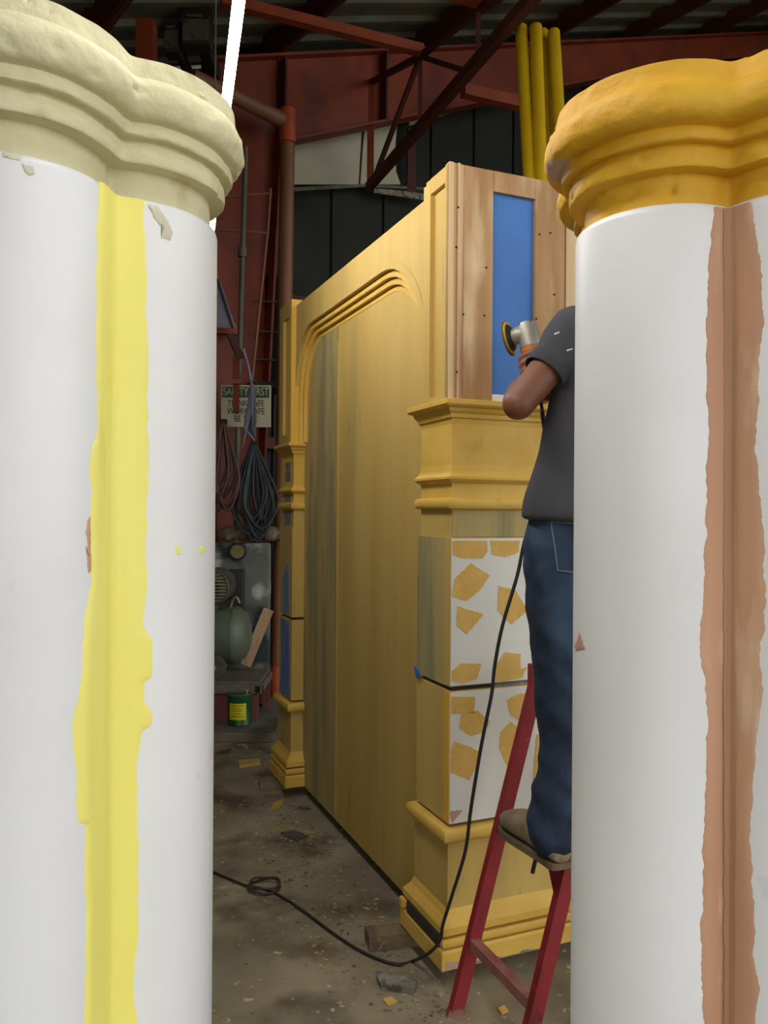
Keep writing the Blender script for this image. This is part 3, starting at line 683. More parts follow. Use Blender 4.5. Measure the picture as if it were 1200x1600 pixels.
# ---------------------------------------------------------------- yellow poles behind the unit
for i, (xt, yt, xb, d) in enumerate(((813, 43, 829, 4.75), (836, 42, 846, 4.72), (846, 50, 858, 4.86), (864, 50, 880, 4.78))):
    top = at(xt + 1, yt, d + .25); bot = at(xb, 300, d); k = bot.z / (top.z - bot.z)
    foot = bot + (bot - top) * k; foot.z = 0
    r = .0385
    root = empty('yellow_pole', foot)
    tag(root, ['leftmost of the four tall yellow pipes leaning behind the unit', 'second tall yellow pipe from the left, highest of the four', 'third tall yellow pipe, squeezed behind the second', 'rightmost of the four tall yellow pipes, next to the ochre capital'][i], 'pipe', 'tall yellow pipes')
    ax = (top - foot).normalized(); L_ = (top - foot).length
    b = lathe([(r * .94, 0), (r, .004), (r, L_ - .004), (r * .96, L_), (r * .86, L_), (r * .86, L_ - .2)], 20)
    o = link('pipe_tube', b, M['yellow_pipe'], root, smooth=True); o.rotation_euler = Vector((0, 0, 1)).rotation_difference(ax).to_euler()

# ---------------------------------------------------------------- background left: pipes, sign, cables, compressor
dp = 6.3
pp = empty('drain_pipe', (at(436, 1083, dp).x, dp, .06)); tag(pp, 'tall brown plastic drain pipe with a side branch near the red column', 'pipe')
pts = [at(434, 1060, dp), at(440, 800, dp), at(444, 600, dp), at(449, 225, dp)]
link('pipe_run', tube([W2L(pp, p) for p in pts], .058, 18), M['brown_pipe'], pp, smooth=True)
b0 = W2L(pp, at(433, 1085, dp)); b0.z = 0
link('pipe_foot', tube([b0, W2L(pp, at(433, 1062, dp)), W2L(pp, at(434, 1040, dp))], [.072, .072, .064], 18), M['orange_pipe'], pp, smooth=True)
link('tee_fitting', tube([W2L(pp, at(449, 224, dp)), W2L(pp, at(449, 172, dp))], .066, 18), M['orange_pipe'], pp, smooth=True)
link('branch', tube([W2L(pp, at(446, 190, dp)), W2L(pp, at(375, 155, dp - .3)), W2L(pp, at(300, 120, dp - .55))], [.06, .056, .056], 16), M['brown_pipe'], pp, smooth=True)
link('branch_socket', tube([W2L(pp, at(446, 192, dp)), W2L(pp, at(436, 184, dp))], .066, 16), M['orange_pipe'], pp, smooth=True)

ds = 6.07
sp = empty('steel_pipe', (at(372, 900, ds).x, ds, 1.263)); tag(sp, 'thin galvanised pipe with a coupling standing before the red column', 'pipe')
q0 = at(368, 1000, ds); q0.z = 1.263
link('pipe_run', tube([W2L(sp, q0), W2L(sp, at(371, 700, ds)), W2L(sp, at(376, 500, ds)), W2L(sp, at(384, 230, ds))], .02, 12), M['galv'], sp, smooth=True)
link('foot_flange', tube([W2L(sp, q0), W2L(sp, q0) + Vector((0, 0, .02))], .04, 12), M['galv'], sp)
link('coupling', tube([W2L(sp, at(378.5, 402, ds)), W2L(sp, at(379, 388, ds))], .034, 12), M['galv'], sp, smooth=True)
link('cross_bar', tube([W2L(sp, at(340, 358, ds - .02)), W2L(sp, at(421, 364, ds + .03))], .012, 8), M['brown_pipe'], sp)
link('cross_bar', tube([W2L(sp, at(340, 308, ds - .02)), W2L(sp, at(420, 302, ds + .03))], .010, 8), M['brown_pipe'], sp)
link('side_rod', tube([W2L(sp, at(423, 294, ds + .03)), W2L(sp, at(418, 364, ds + .03)), W2L(sp, at(394, 592, ds + .03))], .011, 8), M['brown_pipe'], sp)

# barred dark opening right of the steel column
dw = 6.42
w1 = link('window_1', bx(at(398, 500, dw).x, at(438, 500, dw).x, dw + .1, dw + .16, at(430, 612, dw).z, at(430, 425, dw).z), M['black_void']); tag(w1, 'dark barred opening beside the brown drain pipe', kind='structure')
for yy in (470, 517, 561): link('window_bar', tube([at(396, yy, dw), at(440, yy + 2, dw)], .007, 8), M['galv'], w1)
link('window_sill', bx(at(392, 598, dw).x, at(436, 598, dw).x, dw - .04, dw + .1, at(430, 607, dw).z, at(430, 597, dw).z), M['dark_iron'], w1)

# safety sign
dg = 6.04
s0 = at(345, 667, dg); s1 = at(423.5, 602, dg)
sg = empty('safety_sign', ((s0.x + s1.x) / 2, dg, s0.z)); tag(sg, 'green and cream SAFETY FIRST sign hung behind the cables', 'sign')
SW = s1.x - s0.x; SH = s1.z - s0.z
link('board', bx(-SW / 2, SW / 2, 0, .012, 0, SH, bev=.002), M['sign_white'], sg)
link('header', bx(-SW / 2 + .012, SW / 2 - .012, -.003, .002, SH * .70, SH - .012), M['sign_green'], sg)
def text(body, loc, size, m, par, name='lettering', sx=1.0, rot=(math.pi / 2, 0, 0)):
    cu = bpy.data.curves.new(name, 'FONT'); cu.body = body; cu.size = size; cu.align_x = 'CENTER'; cu.align_y = 'CENTER'; cu.extrude = .0008
    o = bpy.data.objects.new('tmp', cu); COL.objects.link(o)
    me = bpy.data.meshes.new_from_object(o.evaluated_get(bpy.context.evaluated_depsgraph_get())); bpy.data.objects.remove(o)
    for v in me.vertices: v.co.x *= sx
    t = link(name, me, m, par); t.location = loc; t.rotation_euler = rot; return t
text('SAFETY FIRST', (0, -.0045, SH * .835), .082, M['sign_white'], sg, sx=.70)
for i, wd in enumerate(('THINK SAFE', 'WORK SAFE', 'BE SAFE')): text(wd, (0, -.001, SH * (.56 - i * .185)), .066, M['sign_ink'], sg, sx=.78)
link('hanger', tube([(-.1, .006, SH), (0, .006, SH + .10), (.1, .006, SH)], .003, 6), M['galv'], sg)
link('fixing_strap', bx(-.03, .03, .012, .30, SH * .4, SH * .6), M['dark_iron'], sg)

# red hook bracket with hanging cables
dh = 5.95
def bundle(name, lab, px, py, wpx, hpx, m, n, rad, d, cat='cable'):
    root = empty(name, at(px, py, d)); tag(root, lab, cat, 'hanging cable bundles')
    for i in range(n):
        w = wpx * random.uniform(.35, 1.0) / 2; h = hpx * random.uniform(.72, 1.0); off = random.uniform(-.25, .25) * wpx; dz = random.uniform(-.06, .06)
        P_ = [(px + random.uniform(-3, 3), py), (px + off * .5 - w * .55, py + h * .3), (px + off - w, py + h * .72), (px + off * 1.0, py + h), (px + off + w, py + h * .7), (px + off * .5 + w * .5, py + h * .3), (px + random.uniform(-3, 3), py)]
        pts = [at(a, b, d + dz * math.sin(math.pi * k / 6)) for k, (a, b) in enumerate(P_)]
        link('cable_loop', tube([W2L(root, p) for p in catmull(pts, 6)], rad, 7), m, root, smooth='all')
    link('tie', tube([W2L(root, at(px - 6, py + 4, d)), W2L(root, at(px + 6, py + 4, d))], .016, 8), M['dark_iron'], root)
bundle('cable_coil', 'large bundle of dark grey cables hanging beside the drain pipe', 397, 690, 58, 158, M['grey_cable'], 16, .0095, dh)
bundle('cable_coil', 'rust brown coiled hose hanging at the edge of the cream column', 349, 655, 42, 145, M['rust_cable'], 9, .010, dh - .1)
hk = empty('red_bracket', at(355, 515, 5.85)); tag(hk, 'red steel bracket arm with a dangling arm below it', 'bracket')
link('arm', beam(W2L(hk, at(330, 513, 5.85)), W2L(hk, at(370, 516, 5.9)), .06, .07), M['red_tube'], hk)
link('drop_arm', beam(W2L(hk, at(360, 522, 5.88)), W2L(hk, at(376, 560, 5.9)), .045, .05), M['dark_red'], hk)
link('drop_arm', beam(W2L(hk, at(369, 555, 5.9)), W2L(hk, at(369, 645, 5.9)), .04, .045), M['red_steel'], hk)
link('clamp', beam(W2L(hk, at(364, 597, 5.87)), W2L(hk, at(377, 597, 5.87)), .05, .03), M['brown_pipe'], hk)
link('back_plate', beam(W2L(hk, at(362, 515, 5.9)), W2L(hk, at(362, 515, 6.5)), .05, .06), M['dark_red'], hk)
um = empty('folded_parasol', at(348, 505, 5.7)); tag(um, 'folded grey cloth hanging above the red bracket', 'cloth')
link('cloth', loft([[W2L(um, at(x, y, d)) for x, y in ((326, 415), (340, 428), (369, 512), (326, 512))] for d in (5.70, 5.76)]), M['grey_cloth'], um)
link('seam', tube([W2L(um, at(340, 436, 5.69)), W2L(um, at(364, 512, 5.69))], .009, 6), M['dark_iron'], um)
# hanging grey bag cloth
gb = empty('hanging_cloth', at(394, 600, 5.82)); tag(gb, 'grey and violet cloth strip hanging in front of the safety sign', 'cloth')
def fold(p4, d0_, d1_, m, nm):
    a = [W2L(gb, at(x, y, d)) for (x, y), d in zip(p4, d0_)]
    link(nm, loft([a, [p + Vector((0, .012, 0)) for p in a]]), m, gb)
fold([(392, 594), (399, 604), (400, 686), (394, 672)], (5.82, 5.82, 5.80, 5.82), 0, M['grey_cloth'], 'fold')
fold([(392, 594), (394, 640), (380, 675), (379, 700)], (5.83, 5.84, 5.84, 5.82), 0, M['grey_cloth'], 'fold')
fold([(393, 610), (396, 685), (380, 668), (390, 640)], (5.86, 5.86, 5.87, 5.87), 0, M['purple_cloth'], 'fold')
fold([(381, 664), (398, 686), (398, 690), (381, 670)], (5.80, 5.79, 5.79, 5.80), 0, M['grey_cloth'], 'hem')
link('cord', tube([W2L(gb, at(380, 545, 5.85)), W2L(gb, at(388, 572, 5.84)), W2L(gb, at(393, 596, 5.82))], .010, 6), M['grey_cloth'], gb)

# rolled sack on the low wall
rl = empty('rolled_sack', at(398, 846, 6.07)); rl.location.z = 1.263; tag(rl, 'brown rolled sack lying on top of the low concrete wall', 'sack')
b = tube(catmull([(-.24, 0, .06), (-.1, .01, .072), (.05, -.01, .07), (.20, 0, .062)], 5), [.045 + .018 * math.sin(i * .9) ** 2 for i in range(16)], 14, round_cap=True)
link('roll', b, M['old_wood'], rl, smooth='all')
link('rope', tube([(.09 + .0 * k, .075 * math.cos(k * .524), .07 + .073 * math.sin(k * .524)) for k in range(12)], .008, 6, closed=True), M['rust_cable'], rl)

# wall gauge and bracket
ga = link('wall_gauge', lathe([(.062, 0), (.066, .01), (.066, .035), (.056, .04), (.052, .036), (.0, .036)], 24, axis='y', cap=False), M['dark_iron']); g0 = at(374, 861, 6.06)
ga.location = (g0.x, 6.018, g0.z); ga.scale = (1, -1, 1); tag(ga, 'small round gauge with a brass face on the low concrete wall', 'gauge')
link('dial', lathe([(.0, .0375), (.05, .0375), (.05, .036)], 24, axis='y', cap=False), mat('brass_dial', C(140, 122, 66), C(120, 104, 56), 8, rough=.4), ga)
link('pointer', beam((0, .039, 0), (.03, .039, .02), .004, .002), M['dark_iron'], ga)

# platform under the compressor
pf = empty('compressor_stand', (-1.35, 5.85, .06)); tag(pf, 'low dusty stand of square tube and faded red boards under the compressor', 'stand')
xr = at(411, 1068, 5.55).x + 1.35; zt_ = .33 - .06
link('deck', bx(-.9, xr - .02, -.32, .15, zt_ - .02, zt_, bev=.004), M['platform'], pf)
link('frame_tube', bx(-.9, xr, -.36, -.30, zt_ - .075, zt_ - .012, bev=.004), M['platform'], pf)
link('frame_tube', bx(xr - .055, xr, -.30, .15, zt_ - .075, zt_ - .021, bev=.004), M['platform'], pf)
link('tube_mouth', bx(xr - .001, xr + .004, -.352, -.308, zt_ - .066, zt_ - .022), M['black_void'], pf)
link('tube_mouth', bx(xr - .045, xr - .010, -.364, -.3595, zt_ - .066, zt_ - .022), M['black_void'], pf)
for k in range(3): link('red_board', bx(-.75 + k * .29, -.49 + k * .29 if k < 2 else xr - .03, -.33, -.29, 0, zt_ - .076, bev=.003), M['faded_red'], pf)
link('rear_leg', bx(xr - .06, xr - .01, .08, .13, 0, zt_ - .076), M['faded_red'], pf); link('rear_leg', bx(-.88, -.83, .08, .13, 0, zt_ - .076), M['faded_red'], pf)
# compressor
cx_ = at(392, 990, 5.79)
cp = empty('air_compressor', (cx_.x - .55, 5.79, .33)); tag(cp, 'old green horizontal tank air compressor with a finned motor on a stand', 'compressor')
TX = .55; TZ = cx_.z - .33 - .01
rt_ = .205
prof = [(.02, -TX), (.10, -TX + .008), (.16, -TX + .035), (.195, -TX + .08), (rt_, -TX + .12), (rt_, TX - .12), (.208, TX - .118), (.208, TX - .10), (.195, TX - .08), (.16, TX - .035), (.10, TX - .008), (.02, TX)]
link('tank', lathe(prof, 36, (0, 0, TZ), 'x'), M['tank_green'], cp, smooth=True)
for x in (.30, -.30):
    link('tank_bracket', bx(x - .05, x + .05, -.16, .16, .02, TZ - .15), M['tank_green'], cp)
for x in (.33, -.33):
    for y in (-.19, .19):
        w_ = link('wheel', lathe([(.012, -.028), (.078, -.028), (.082, -.018), (.082, .018), (.078, .028), (.012, .028)], 28, (x, y, .084), 'y'), M['iron'], cp, smooth=True)
        link('hub', lathe([(.02, -.036), (.02, .036)], 12, (x, y, .084), 'y'), M['can_metal'], w_)
link('deck_plate', bx(-.42, .34, -.12, .12, TZ + .19, TZ + .225), M['iron'], cp)
mc = at(330, 918, 5.66)
mx, my, mz = mc.x - cp.location.x, mc.y - 5.79, mc.z - .33
mo = link('motor', lathe([(.09, .30), (.125, .28), (.13, .06), (.128, 0), (.118, -.01), (.112, -.004), (.0, -.002)], 32, (mx, my, mz), 'y', cap=False), M['iron'], cp, smooth=True)
for k in range(9):
    h = -.092 + k * .023; w = math.sqrt(.112 ** 2 - h * h)
    link('grille_bar', bx(mx - w, mx + w, my - .016, my - .006, mz + h - .005, mz + h + .005), M['can_metal'], mo)
link('grille_back', lathe([(.0, -.003), (.11, -.003)], 24, (mx, my, mz), 'y', cap=False), M['black_void'], mo)
link('motor_foot', bx(mx - .09, mx + .09, my + .02, my + .22, TZ + .2, mz - .10), M['dark_iron'], cp)
link('pump_head', bx(-.3, -.05, -.09, .09, TZ + .22, TZ + .50, bev=.015), M['iron'], cp)
link('tank_valve', tube(catmull([(.40, -.02, TZ + .17), (.42, -.02, TZ + .25), (.45, -.02, TZ + .27), (.47, -.02, TZ + .23)], 5), .012, 8), M['can_metal'], cp)
# broken dark belt cover hanging on the wall behind
bc = link('belt_cover', bx(-.06, .06, 0, .05, -.30, .0, bev=.012), M['dark_iron']); bq = at(371, 889, 6.03); bc.location = (bq.x, 5.968, bq.z); tag(bc, 'dark metal cover box fixed on the low concrete wall above the tank', 'box')
link('cover_lip', bx(-.075, .075, -.012, .012, -.345, -.30, bev=.004), M['dark_iron'], bc)
# leaning stick
sa = at(384, 1040, 5.90); sb = at(420, 952, 5.98)
sk = link('wood_stick', beam((0, 0, 0), sb - sa, .075, .03, (1, 0, -.2)), M['stick_wood']); sk.location = sa; tag(sk, 'pale wooden batten leaning on the low wall beside the green tank', 'stick')

# paint can
cc = on_floor(371, 1136, .06); can = empty('paint_can', (cc.x, cc.y + .08, .06)); tag(can, 'green paint can with a yellow label standing on the slab', 'paint can')
R_ = .083; H_ = .205
link('body', lathe([(R_ * .97, 0), (R_, .006), (R_, .012), (R_ * .975, .016), (R_ * .975, H_ - .02), (R_, H_ - .016), (R_, H_)], 36), M['can_green'], can, smooth=True)
link('lid', lathe([(R_ * .98, H_ - .001), (R_ * 1.0, H_ + .006), (R_ * .9, H_ + .007), (R_ * .88, H_ - .002), (.002, H_ - .002)], 36), M['can_metal'], can, smooth=True)
def arc_patch(r, a0, a1, z0, z1, n=12):
    return loft([[(r * math.sin(a0 + (a1 - a0) * k / n), -r * math.cos(a0 + (a1 - a0) * k / n), z) for k in range(n + 1)] for z in (z0, z1)], cap=False, closed=False)
lb = link('label', arc_patch(R_ * .985, -.78, .72, .045, .155), M['can_label'], can)
for z, w in ((.138, .5), (.118, .34), (.104, .42), (.086, .3), (.066, .5)): link('print_line', arc_patch(R_ * .992, -w - .03, w - .03, z, z + .005), M['can_ink'], lb)
link('handle', tube(catmull([(-.01, -.02, H_), (-.01, -.02, H_ + .028), (.02, -.02, H_ + .032), (.055, -.02, H_ + .028), (.05, -.03, H_ + .003)], 5), .005, 8), M['can_metal'], can)

# electric boxes and post on the wall at upper left
def wallbox(x0, y0, x1, y1, d, lab):
    a = at(x0, y1, d); b = at(x1, y0, d)
    r = empty('switch_box', ((a.x + b.x) / 2, d, a.z)); tag(r, lab, 'switch box', 'switch boxes under the roof')
    w = (b.x - a.x) / 2; h = b.z - a.z
    link('case', bx(-w, w, 0, .12, 0, h, bev=.006), M['dark_iron'], r); link('cover', bx(-w * .9, w * .9, -.012, 0, h * .06, h * .62, bev=.004), M['iron'], r)
    link('latch', bx(-w * .6, w * .5, -.02, -.010, h * .66, h * .72), M['can_metal'], r)
    link('wall_mount', bx(-w * .4, w * .4, .12, 1.0, h * .3, h * .7), M['dark_iron'], r)
wallbox(283, 8, 328, 68, 5.6, 'larger dark grey switch box behind the cream capital, beside the lamp')
wallbox(256, 28, 280, 80, 5.65, 'smaller dark grey switch box left of the larger one')
po = at(229, 50, 5.3); ptp = empty('steel_post', (po.x, 5.3, 0)); tag(ptp, 'red square steel post behind the cream capital', 'post')
link('post_tube', bx(-.055, .055, -.055, .055, .012, roof_z((po.x - A0.x) * FD.x + (5.3 - A0.y) * FD.y) + .04), M['red_steel'], ptp); link('base_plate', bx(-.11, .11, -.11, .11, 0, .012), M['red_steel'], ptp)
cdt = empty('conduit', at(130, 12, 5.5)); tag(cdt, 'grey conduit pipe running under the roof above the cream capital', 'pipe')
link('conduit_run', tube([W2L(cdt, at(60, 22, 5.5)), W2L(cdt, at(215, 5, 5.6)), W2L(cdt, at(335, -2, 5.7))], .022, 10), M['galv'], cdt, smooth=True)
link('hanger', tube([W2L(cdt, at(200, 5, 5.6)), W2L(cdt, at(200, -110, 5.6))], .006, 6), M['galv'], cdt)

# ---------------------------------------------------------------- ladder
rd = Vector((.379, -.925, 0)).normalized(); ld = Vector((.925, .379, 0)).normalized()
ff = Vector((.222, 2.41, 0)); lad = empty('step_ladder', ff); tag(lad, 'worn red steel stepladder the worker stands on', 'ladder')
LEAN = .285; LW = .345; HT = 1.02
def S(z, k, rear=False):
    if not rear: return ld * (LEAN * z) + rd * (LW * k) + Vector((0, 0, z))
    return ld * (LEAN * HT * 2 + .05 - LEAN * z) + rd * (LW * k) + Vector((0, 0, z))
for k in (0, 1):
    s = link('stile', beam(S(.012, k), S(HT, k), .024, .042, rd), M['ladder_red'], lad)
    link('stile', beam(S(.012, k, True), S(HT, k, True), .024, .042, rd), M['ladder_red'], lad)
    for r in (False, True):
        f = S(.0, k, r); link('foot', loft([[(f.x - .026, f.y - .020, 0), (f.x + .026, f.y - .020, 0), (f.x + .026, f.y + .020, 0), (f.x - .026, f.y + .020, 0)], [(f.x - .014, f.y - .014, .022), (f.x + .024, f.y - .014, .022), (f.x + .024, f.y + .014, .022), (f.x - .014, f.y + .014, .022)]]), M['ladder_rust'], lad)
    link('hinge_plate', beam(S(HT - .02, k) - ld * .03, S(HT - .02, k, True) + ld * .03, .03, .06, rd), M['ladder_red'], lad)
    b = S(.14, k) + rd * (.014 if k else -.014)
for z, r in ((.205, False), (.545, False), (.205, True), (.545, True)):
    link('rung', beam(S(z, -.02, r), S(z, 1.02, r), .03, .03, ld), M['ladder_rust'] if z < .3 else M['ladder_red'], lad)
link('gusset', loft([[S(.532, .80) - ld * .012, S(.532, 1.0) - ld * .012, S(.46, 1.0) - ld * .012], [S(.532, .80) + ld * .0, S(.532, 1.0) + ld * .0, S(.46, 1.0) + ld * .0]]), M['ladder_red'], lad)
link('bolt', tube([S(.53, .62) - ld * .01, S(.49, .62) - ld * .01], .006, 8), M['dark_iron'], lad)

# ---------------------------------------------------------------- worker
def remeshed(name, bm, voxel, m, parent, smooth_it=6, disp=None):
    me = bpy.data.meshes.new('tmp'); bmesh.ops.recalc_face_normals(bm, faces=bm.faces); bm.to_mesh(me); bm.free()
    o = bpy.data.objects.new('tmp', me); COL.objects.link(o)
    r = o.modifiers.new('r', 'REMESH'); r.mode = 'VOXEL'; r.voxel_size = voxel
    if smooth_it: s = o.modifiers.new('s', 'SMOOTH'); s.iterations = smooth_it; s.factor = .5
    me2 = bpy.data.meshes.new_from_object(o.evaluated_get(bpy.context.evaluated_depsgraph_get())); bpy.data.objects.remove(o); bpy.data.meshes.remove(me)
    if disp:
        ns = [v.normal.copy() for v in me2.vertices]
        for v, n_ in zip(me2.vertices, ns): v.co += n_ * disp(v.co)
    me2.name = name; return link(name, me2, m, parent, smooth='all')
def limb(bm, pts, rads, n=6, seg=16):
    P_ = catmull(pts, n); R4 = catmull([Vector((r, 0, 0)) for r in rads], n)
    tube(P_, [r.x for r in R4], seg, bm, round_cap=True)
def ell(bm, rows, seg=28):
    """torso-like stack of ellipses: (cx, cy, z, rx, ry)"""
    rr = catmull([Vector((a, b, c)) for a, b, c, _, _ in rows], 4); rx = catmull([Vector((d, e, 0)) for *_, d, e in rows], 4)
    rings = [[(c.x + r.x * math.cos(2 * math.pi * k / seg), c.y + r.y * math.sin(2 * math.pi * k / seg), c.z) for k in range(seg)] for c, r in zip(rr, rx)]
    loft(rings, bm)
man = empty('person', (.50, 2.25, .56)); tag(man, 'worker in a grey t-shirt and blue jeans on the ladder, holding a power sander', 'person')
mo_ = Vector(man.location)
def Lp(*p): return Vector(p) - mo_
# joints (world)
SHL = (.520, 2.175, 1.985); ELL = (.350, 2.115, 1.785); WRL = (.428, 2.345, 1.900)
SHR = (.815, 2.215, 1.985); ELR = (.80, 2.33, 1.74); WRR = (.555, 2.40, 1.825)
HPL = (.478, 2.185, 1.43); KNL = (.480, 2.205, 1.02); ANL = (.466, 2.185, .655)
HPR = (.66, 2.20, 1.43); KNR = (.70, 2.24, 1.02); ANR = (.715, 2.26, .655)
body = bmesh.new()
def BL(pts, rads, n=6, seg=16): limb(body, [Lp(*p) for p in pts], rads, n, seg)
ell(body, [(.565 - mo_.x, 2.19 - mo_.y, 1.38 - mo_.z, .15, .10), (.57 - mo_.x, 2.19 - mo_.y, 1.5 - mo_.z, .155, .105), (.59 - mo_.x, 2.19 - mo_.y, 1.68 - mo_.z, .14, .095), (.635 - mo_.x, 2.19 - mo_.y, 1.88 - mo_.z, .165, .105), (.665 - mo_.x, 2.195 - mo_.y, 1.99 - mo_.z, .16, .085), (.668 - mo_.x, 2.20 - mo_.y, 2.05 - mo_.z, .08, .06)])
BL([(.668, 2.20, 2.0), (.675, 2.21, 2.07), (.685, 2.235, 2.15)], [.062, .055, .055])
# head with face turned to the work
HC = Vector((.69, 2.255, 2.225))
fd = Vector((-.42, .9, -.05)).normalized(); fs = Vector((fd.y, -fd.x, 0)).normalized(); fu = fs.cross(fd)
def hp(a, b, c): return HC + fs * a + fd * b + fu * c
rings = []
for z, rx, rf, rb in ((-.125, .030, .055, -.0), (-.11, .045, .085, .01), (-.085, .056, .093, .045), (-.05, .064, .093, .075), (0, .072, .095, .092), (.04, .075, .097, .098), (.08, .068, .082, .088), (.105, .048, .052, .06), (.118, .02, .02, .025)):
    rings.append([hp(rx * math.cos(2 * math.pi * k / 24), (rf if math.sin(2 * math.pi * k / 24) > 0 else rb) * math.sin(2 * math.pi * k / 24), z) - mo_ for k in range(24)])
loft(rings, body)
BL([hp(0, .085, .02), hp(0, .104, -.02), hp(0, .112, -.035)], [.010, .013, .014], 4, 10)       # nose
BL([hp(-.022, .086, -.068), hp(0, .094, -.066), hp(.022, .086, -.068)], [.007, .009, .007], 4, 10)   # lips
for s in (-1, 1):
    BL([hp(.072 * s, -.005, .025), hp(.082 * s, -.014, .0), hp(.073 * s, -.004, -.03)], [.012, .014, .010], 4, 10)   # ears
    BL([hp(.018 * s, .088, .030), hp(.045 * s, .076, .032)], [.009, .008], 4, 10)               # brow
BL([SHL, ((SHL[0] + ELL[0]) / 2 - .006, (SHL[1] + ELL[1]) / 2 - .004, (SHL[2] + ELL[2]) / 2 - .004), ELL], [.054, .047, .042])
BL([ELL, (.378, 2.20, 1.828), (.420, 2.30, 1.878), WRL], [.043, .043, .033, .028])
BL([SHR, (.82, 2.27, 1.86), ELR], [.056, .049, .043]); BL([ELR, (.70, 2.36, 1.76), WRR], [.043, .044, .029])
# grinder axis and hands that close around it
GH = Vector((.432, 2.435, 2.045)); GA = Vector((.16, -.12, -1)).normalized()       # gear head and body axis (downwards)
GX = Vector((-.85, .47, .12)).normalized(); GX = (GX - GA * GX.dot(GA)).normalized(); GY = GA.cross(GX)
def g(a, r, ang): return GH + GA * a + (GX * math.cos(ang) + GY * math.sin(ang)) * r
def hand(wr, a0, ang0, sgn, thumb_up):
    """palm beside the grip at axial position a0, four fingers curling round, thumb on the other side"""
    wr = Vector(wr); palm = g(a0, .043, ang0)
    limb(body, [wr - mo_, wr.lerp(palm, .5) - mo_, palm - mo_], [.029, .032, .026], 5, 14)
    for i in range(4):
        a = a0 - .032 + i * .021; L_ = (1.55, 1.75, 1.65, 1.35)[i] + .35; r = (.0095, .0098, .0094, .0084)[i]
        pts = [g(a, .051, ang0) - mo_] + [g(a + .002 * j, .0470 - .002 * j, ang0 + sgn * L_ * j / 4) - mo_ for j in range(1, 5)]
        limb(body, [g(a0 + (a - a0) * .7, .05, ang0 - sgn * .25) - mo_] + pts, [.012, r * 1.15, r * 1.05, r, r * .95, r * .85], 4, 10)
    pts = [g(a0 + .01, .050, ang0 - sgn * .35) - mo_, g(a0 - .024, .047, ang0 - sgn * .75) - mo_, g(a0 - .046, .042, ang0 - sgn * 1.05) - mo_, g(a0 - .060, .039, ang0 - sgn * 1.25) - mo_]
    limb(body, pts, [.014, .0125, .0105, .009], 4, 10)
hand(WRL, .105, math.radians(228), 1, True)
hand(WRR, .180, math.radians(120), 1, True)
BL([HPL, (.486, 2.195, 1.22), (.487, 2.205, 1.02)], [.080, .064, .048]); BL([(.487, 2.205, 1.02), (.495, 2.197, .84), (.480, 2.19, .70), (.465, 2.19, .61)], [.046, .043, .034, .03])
BL([HPR, (.678, 2.222, 1.22), KNR], [.080, .064, .048]); BL([KNR, (.709, 2.247, .86), (.715, 2.26, .70), (.712, 2.265, .61)], [.046, .043, .034, .03])
bodyo = remeshed('body', body, .0048, M['skin'], man, 3)
eye_m = mat('eye_white', C(226, 222, 214), None, 5, rough=.3); iris_m = mat('eye_iris', C(34, 24, 18), None, 5, rough=.3)
for s in (-1, 1):
    e = hp(.031 * s, .080, .012); b = bmesh.new(); bmesh.ops.create_uvsphere(b, u_segments=14, v_segments=10, radius=.0125)
    eo = link('eye', b, eye_m, man, smooth='all'); eo.location = e - mo_
    b = bmesh.new(); bmesh.ops.create_uvsphere(b, u_segments=10, v_segments=8, radius=.006); io = link('iris', b, iris_m, eo, smooth='all'); io.location = fd * .0085
# hair
hb = bmesh.new(); rings = []
for z, rx, rf, rb in ((-.055, .066, -.01, .088), (-.02, .077, .0, .10), (.03, .083, .03, .107), (.06, .082, .088, .105), (.09, .073, .092, .095), (.118, .05, .06, .066), (.131, .015, .02, .02)):
    rings.append([hp(rx * math.cos(2 * math.pi * k / 28), (rf if math.sin(2 * math.pi * k / 28) > 0 else rb) * math.sin(2 * math.pi * k / 28) - .004, z) - mo_ for k in range(28)])
loft(rings, hb); remeshed('hair', hb, .006, M['hair'], man, 3, lambda p: .002 * noise.noise(p * 90))
# t-shirt
sh = bmesh.new()
ell(sh, [(a - mo_.x, b - mo_.y, c - mo_.z, d, e) for a, b, c, d, e in ((.558, 2.185, 1.485, .186, .128), (.560, 2.185, 1.53, .182, .125), (.578, 2.185, 1.62, .172, .118), (.592, 2.187, 1.69, .168, .114), (.628, 2.19, 1.83, .178, .122), (.650, 2.192, 1.93, .185, .122), (.667, 2.195, 2.0, .165, .10), (.670, 2.20, 2.045, .10, .07), (.673, 2.205, 2.062, .064, .062))])
limb(sh, [Lp(*SHL) + Vector((.09, .01, .0)), Lp(*SHL), Lp(*SHL).lerp(Lp(*ELL), .30), Lp(*SHL).lerp(Lp(*ELL), .42)], [.085, .077, .067, .059])
limb(sh, [Lp(*SHR) + Vector((-.09, .0, .0)), Lp(*SHR), Lp(*SHR).lerp(Lp(.82, 2.27, 1.86), .6), Lp(*SHR).lerp(Lp(*ELR), .6)], [.085, .078, .072, .07])
def shirt_fold(p):
    f = noise.noise(Vector((p.x * 5 + p.z * 6, p.y * 5, p.z * 2.2 - p.x * 7))) * .011
    f += noise.noise(Vector((p.x * 16, p.y * 14, p.z * 9 + p.x * 10))) * .004
    return f
shirt = remeshed('t_shirt', sh, .0075, M['tshirt'], man, 4, shirt_fold)
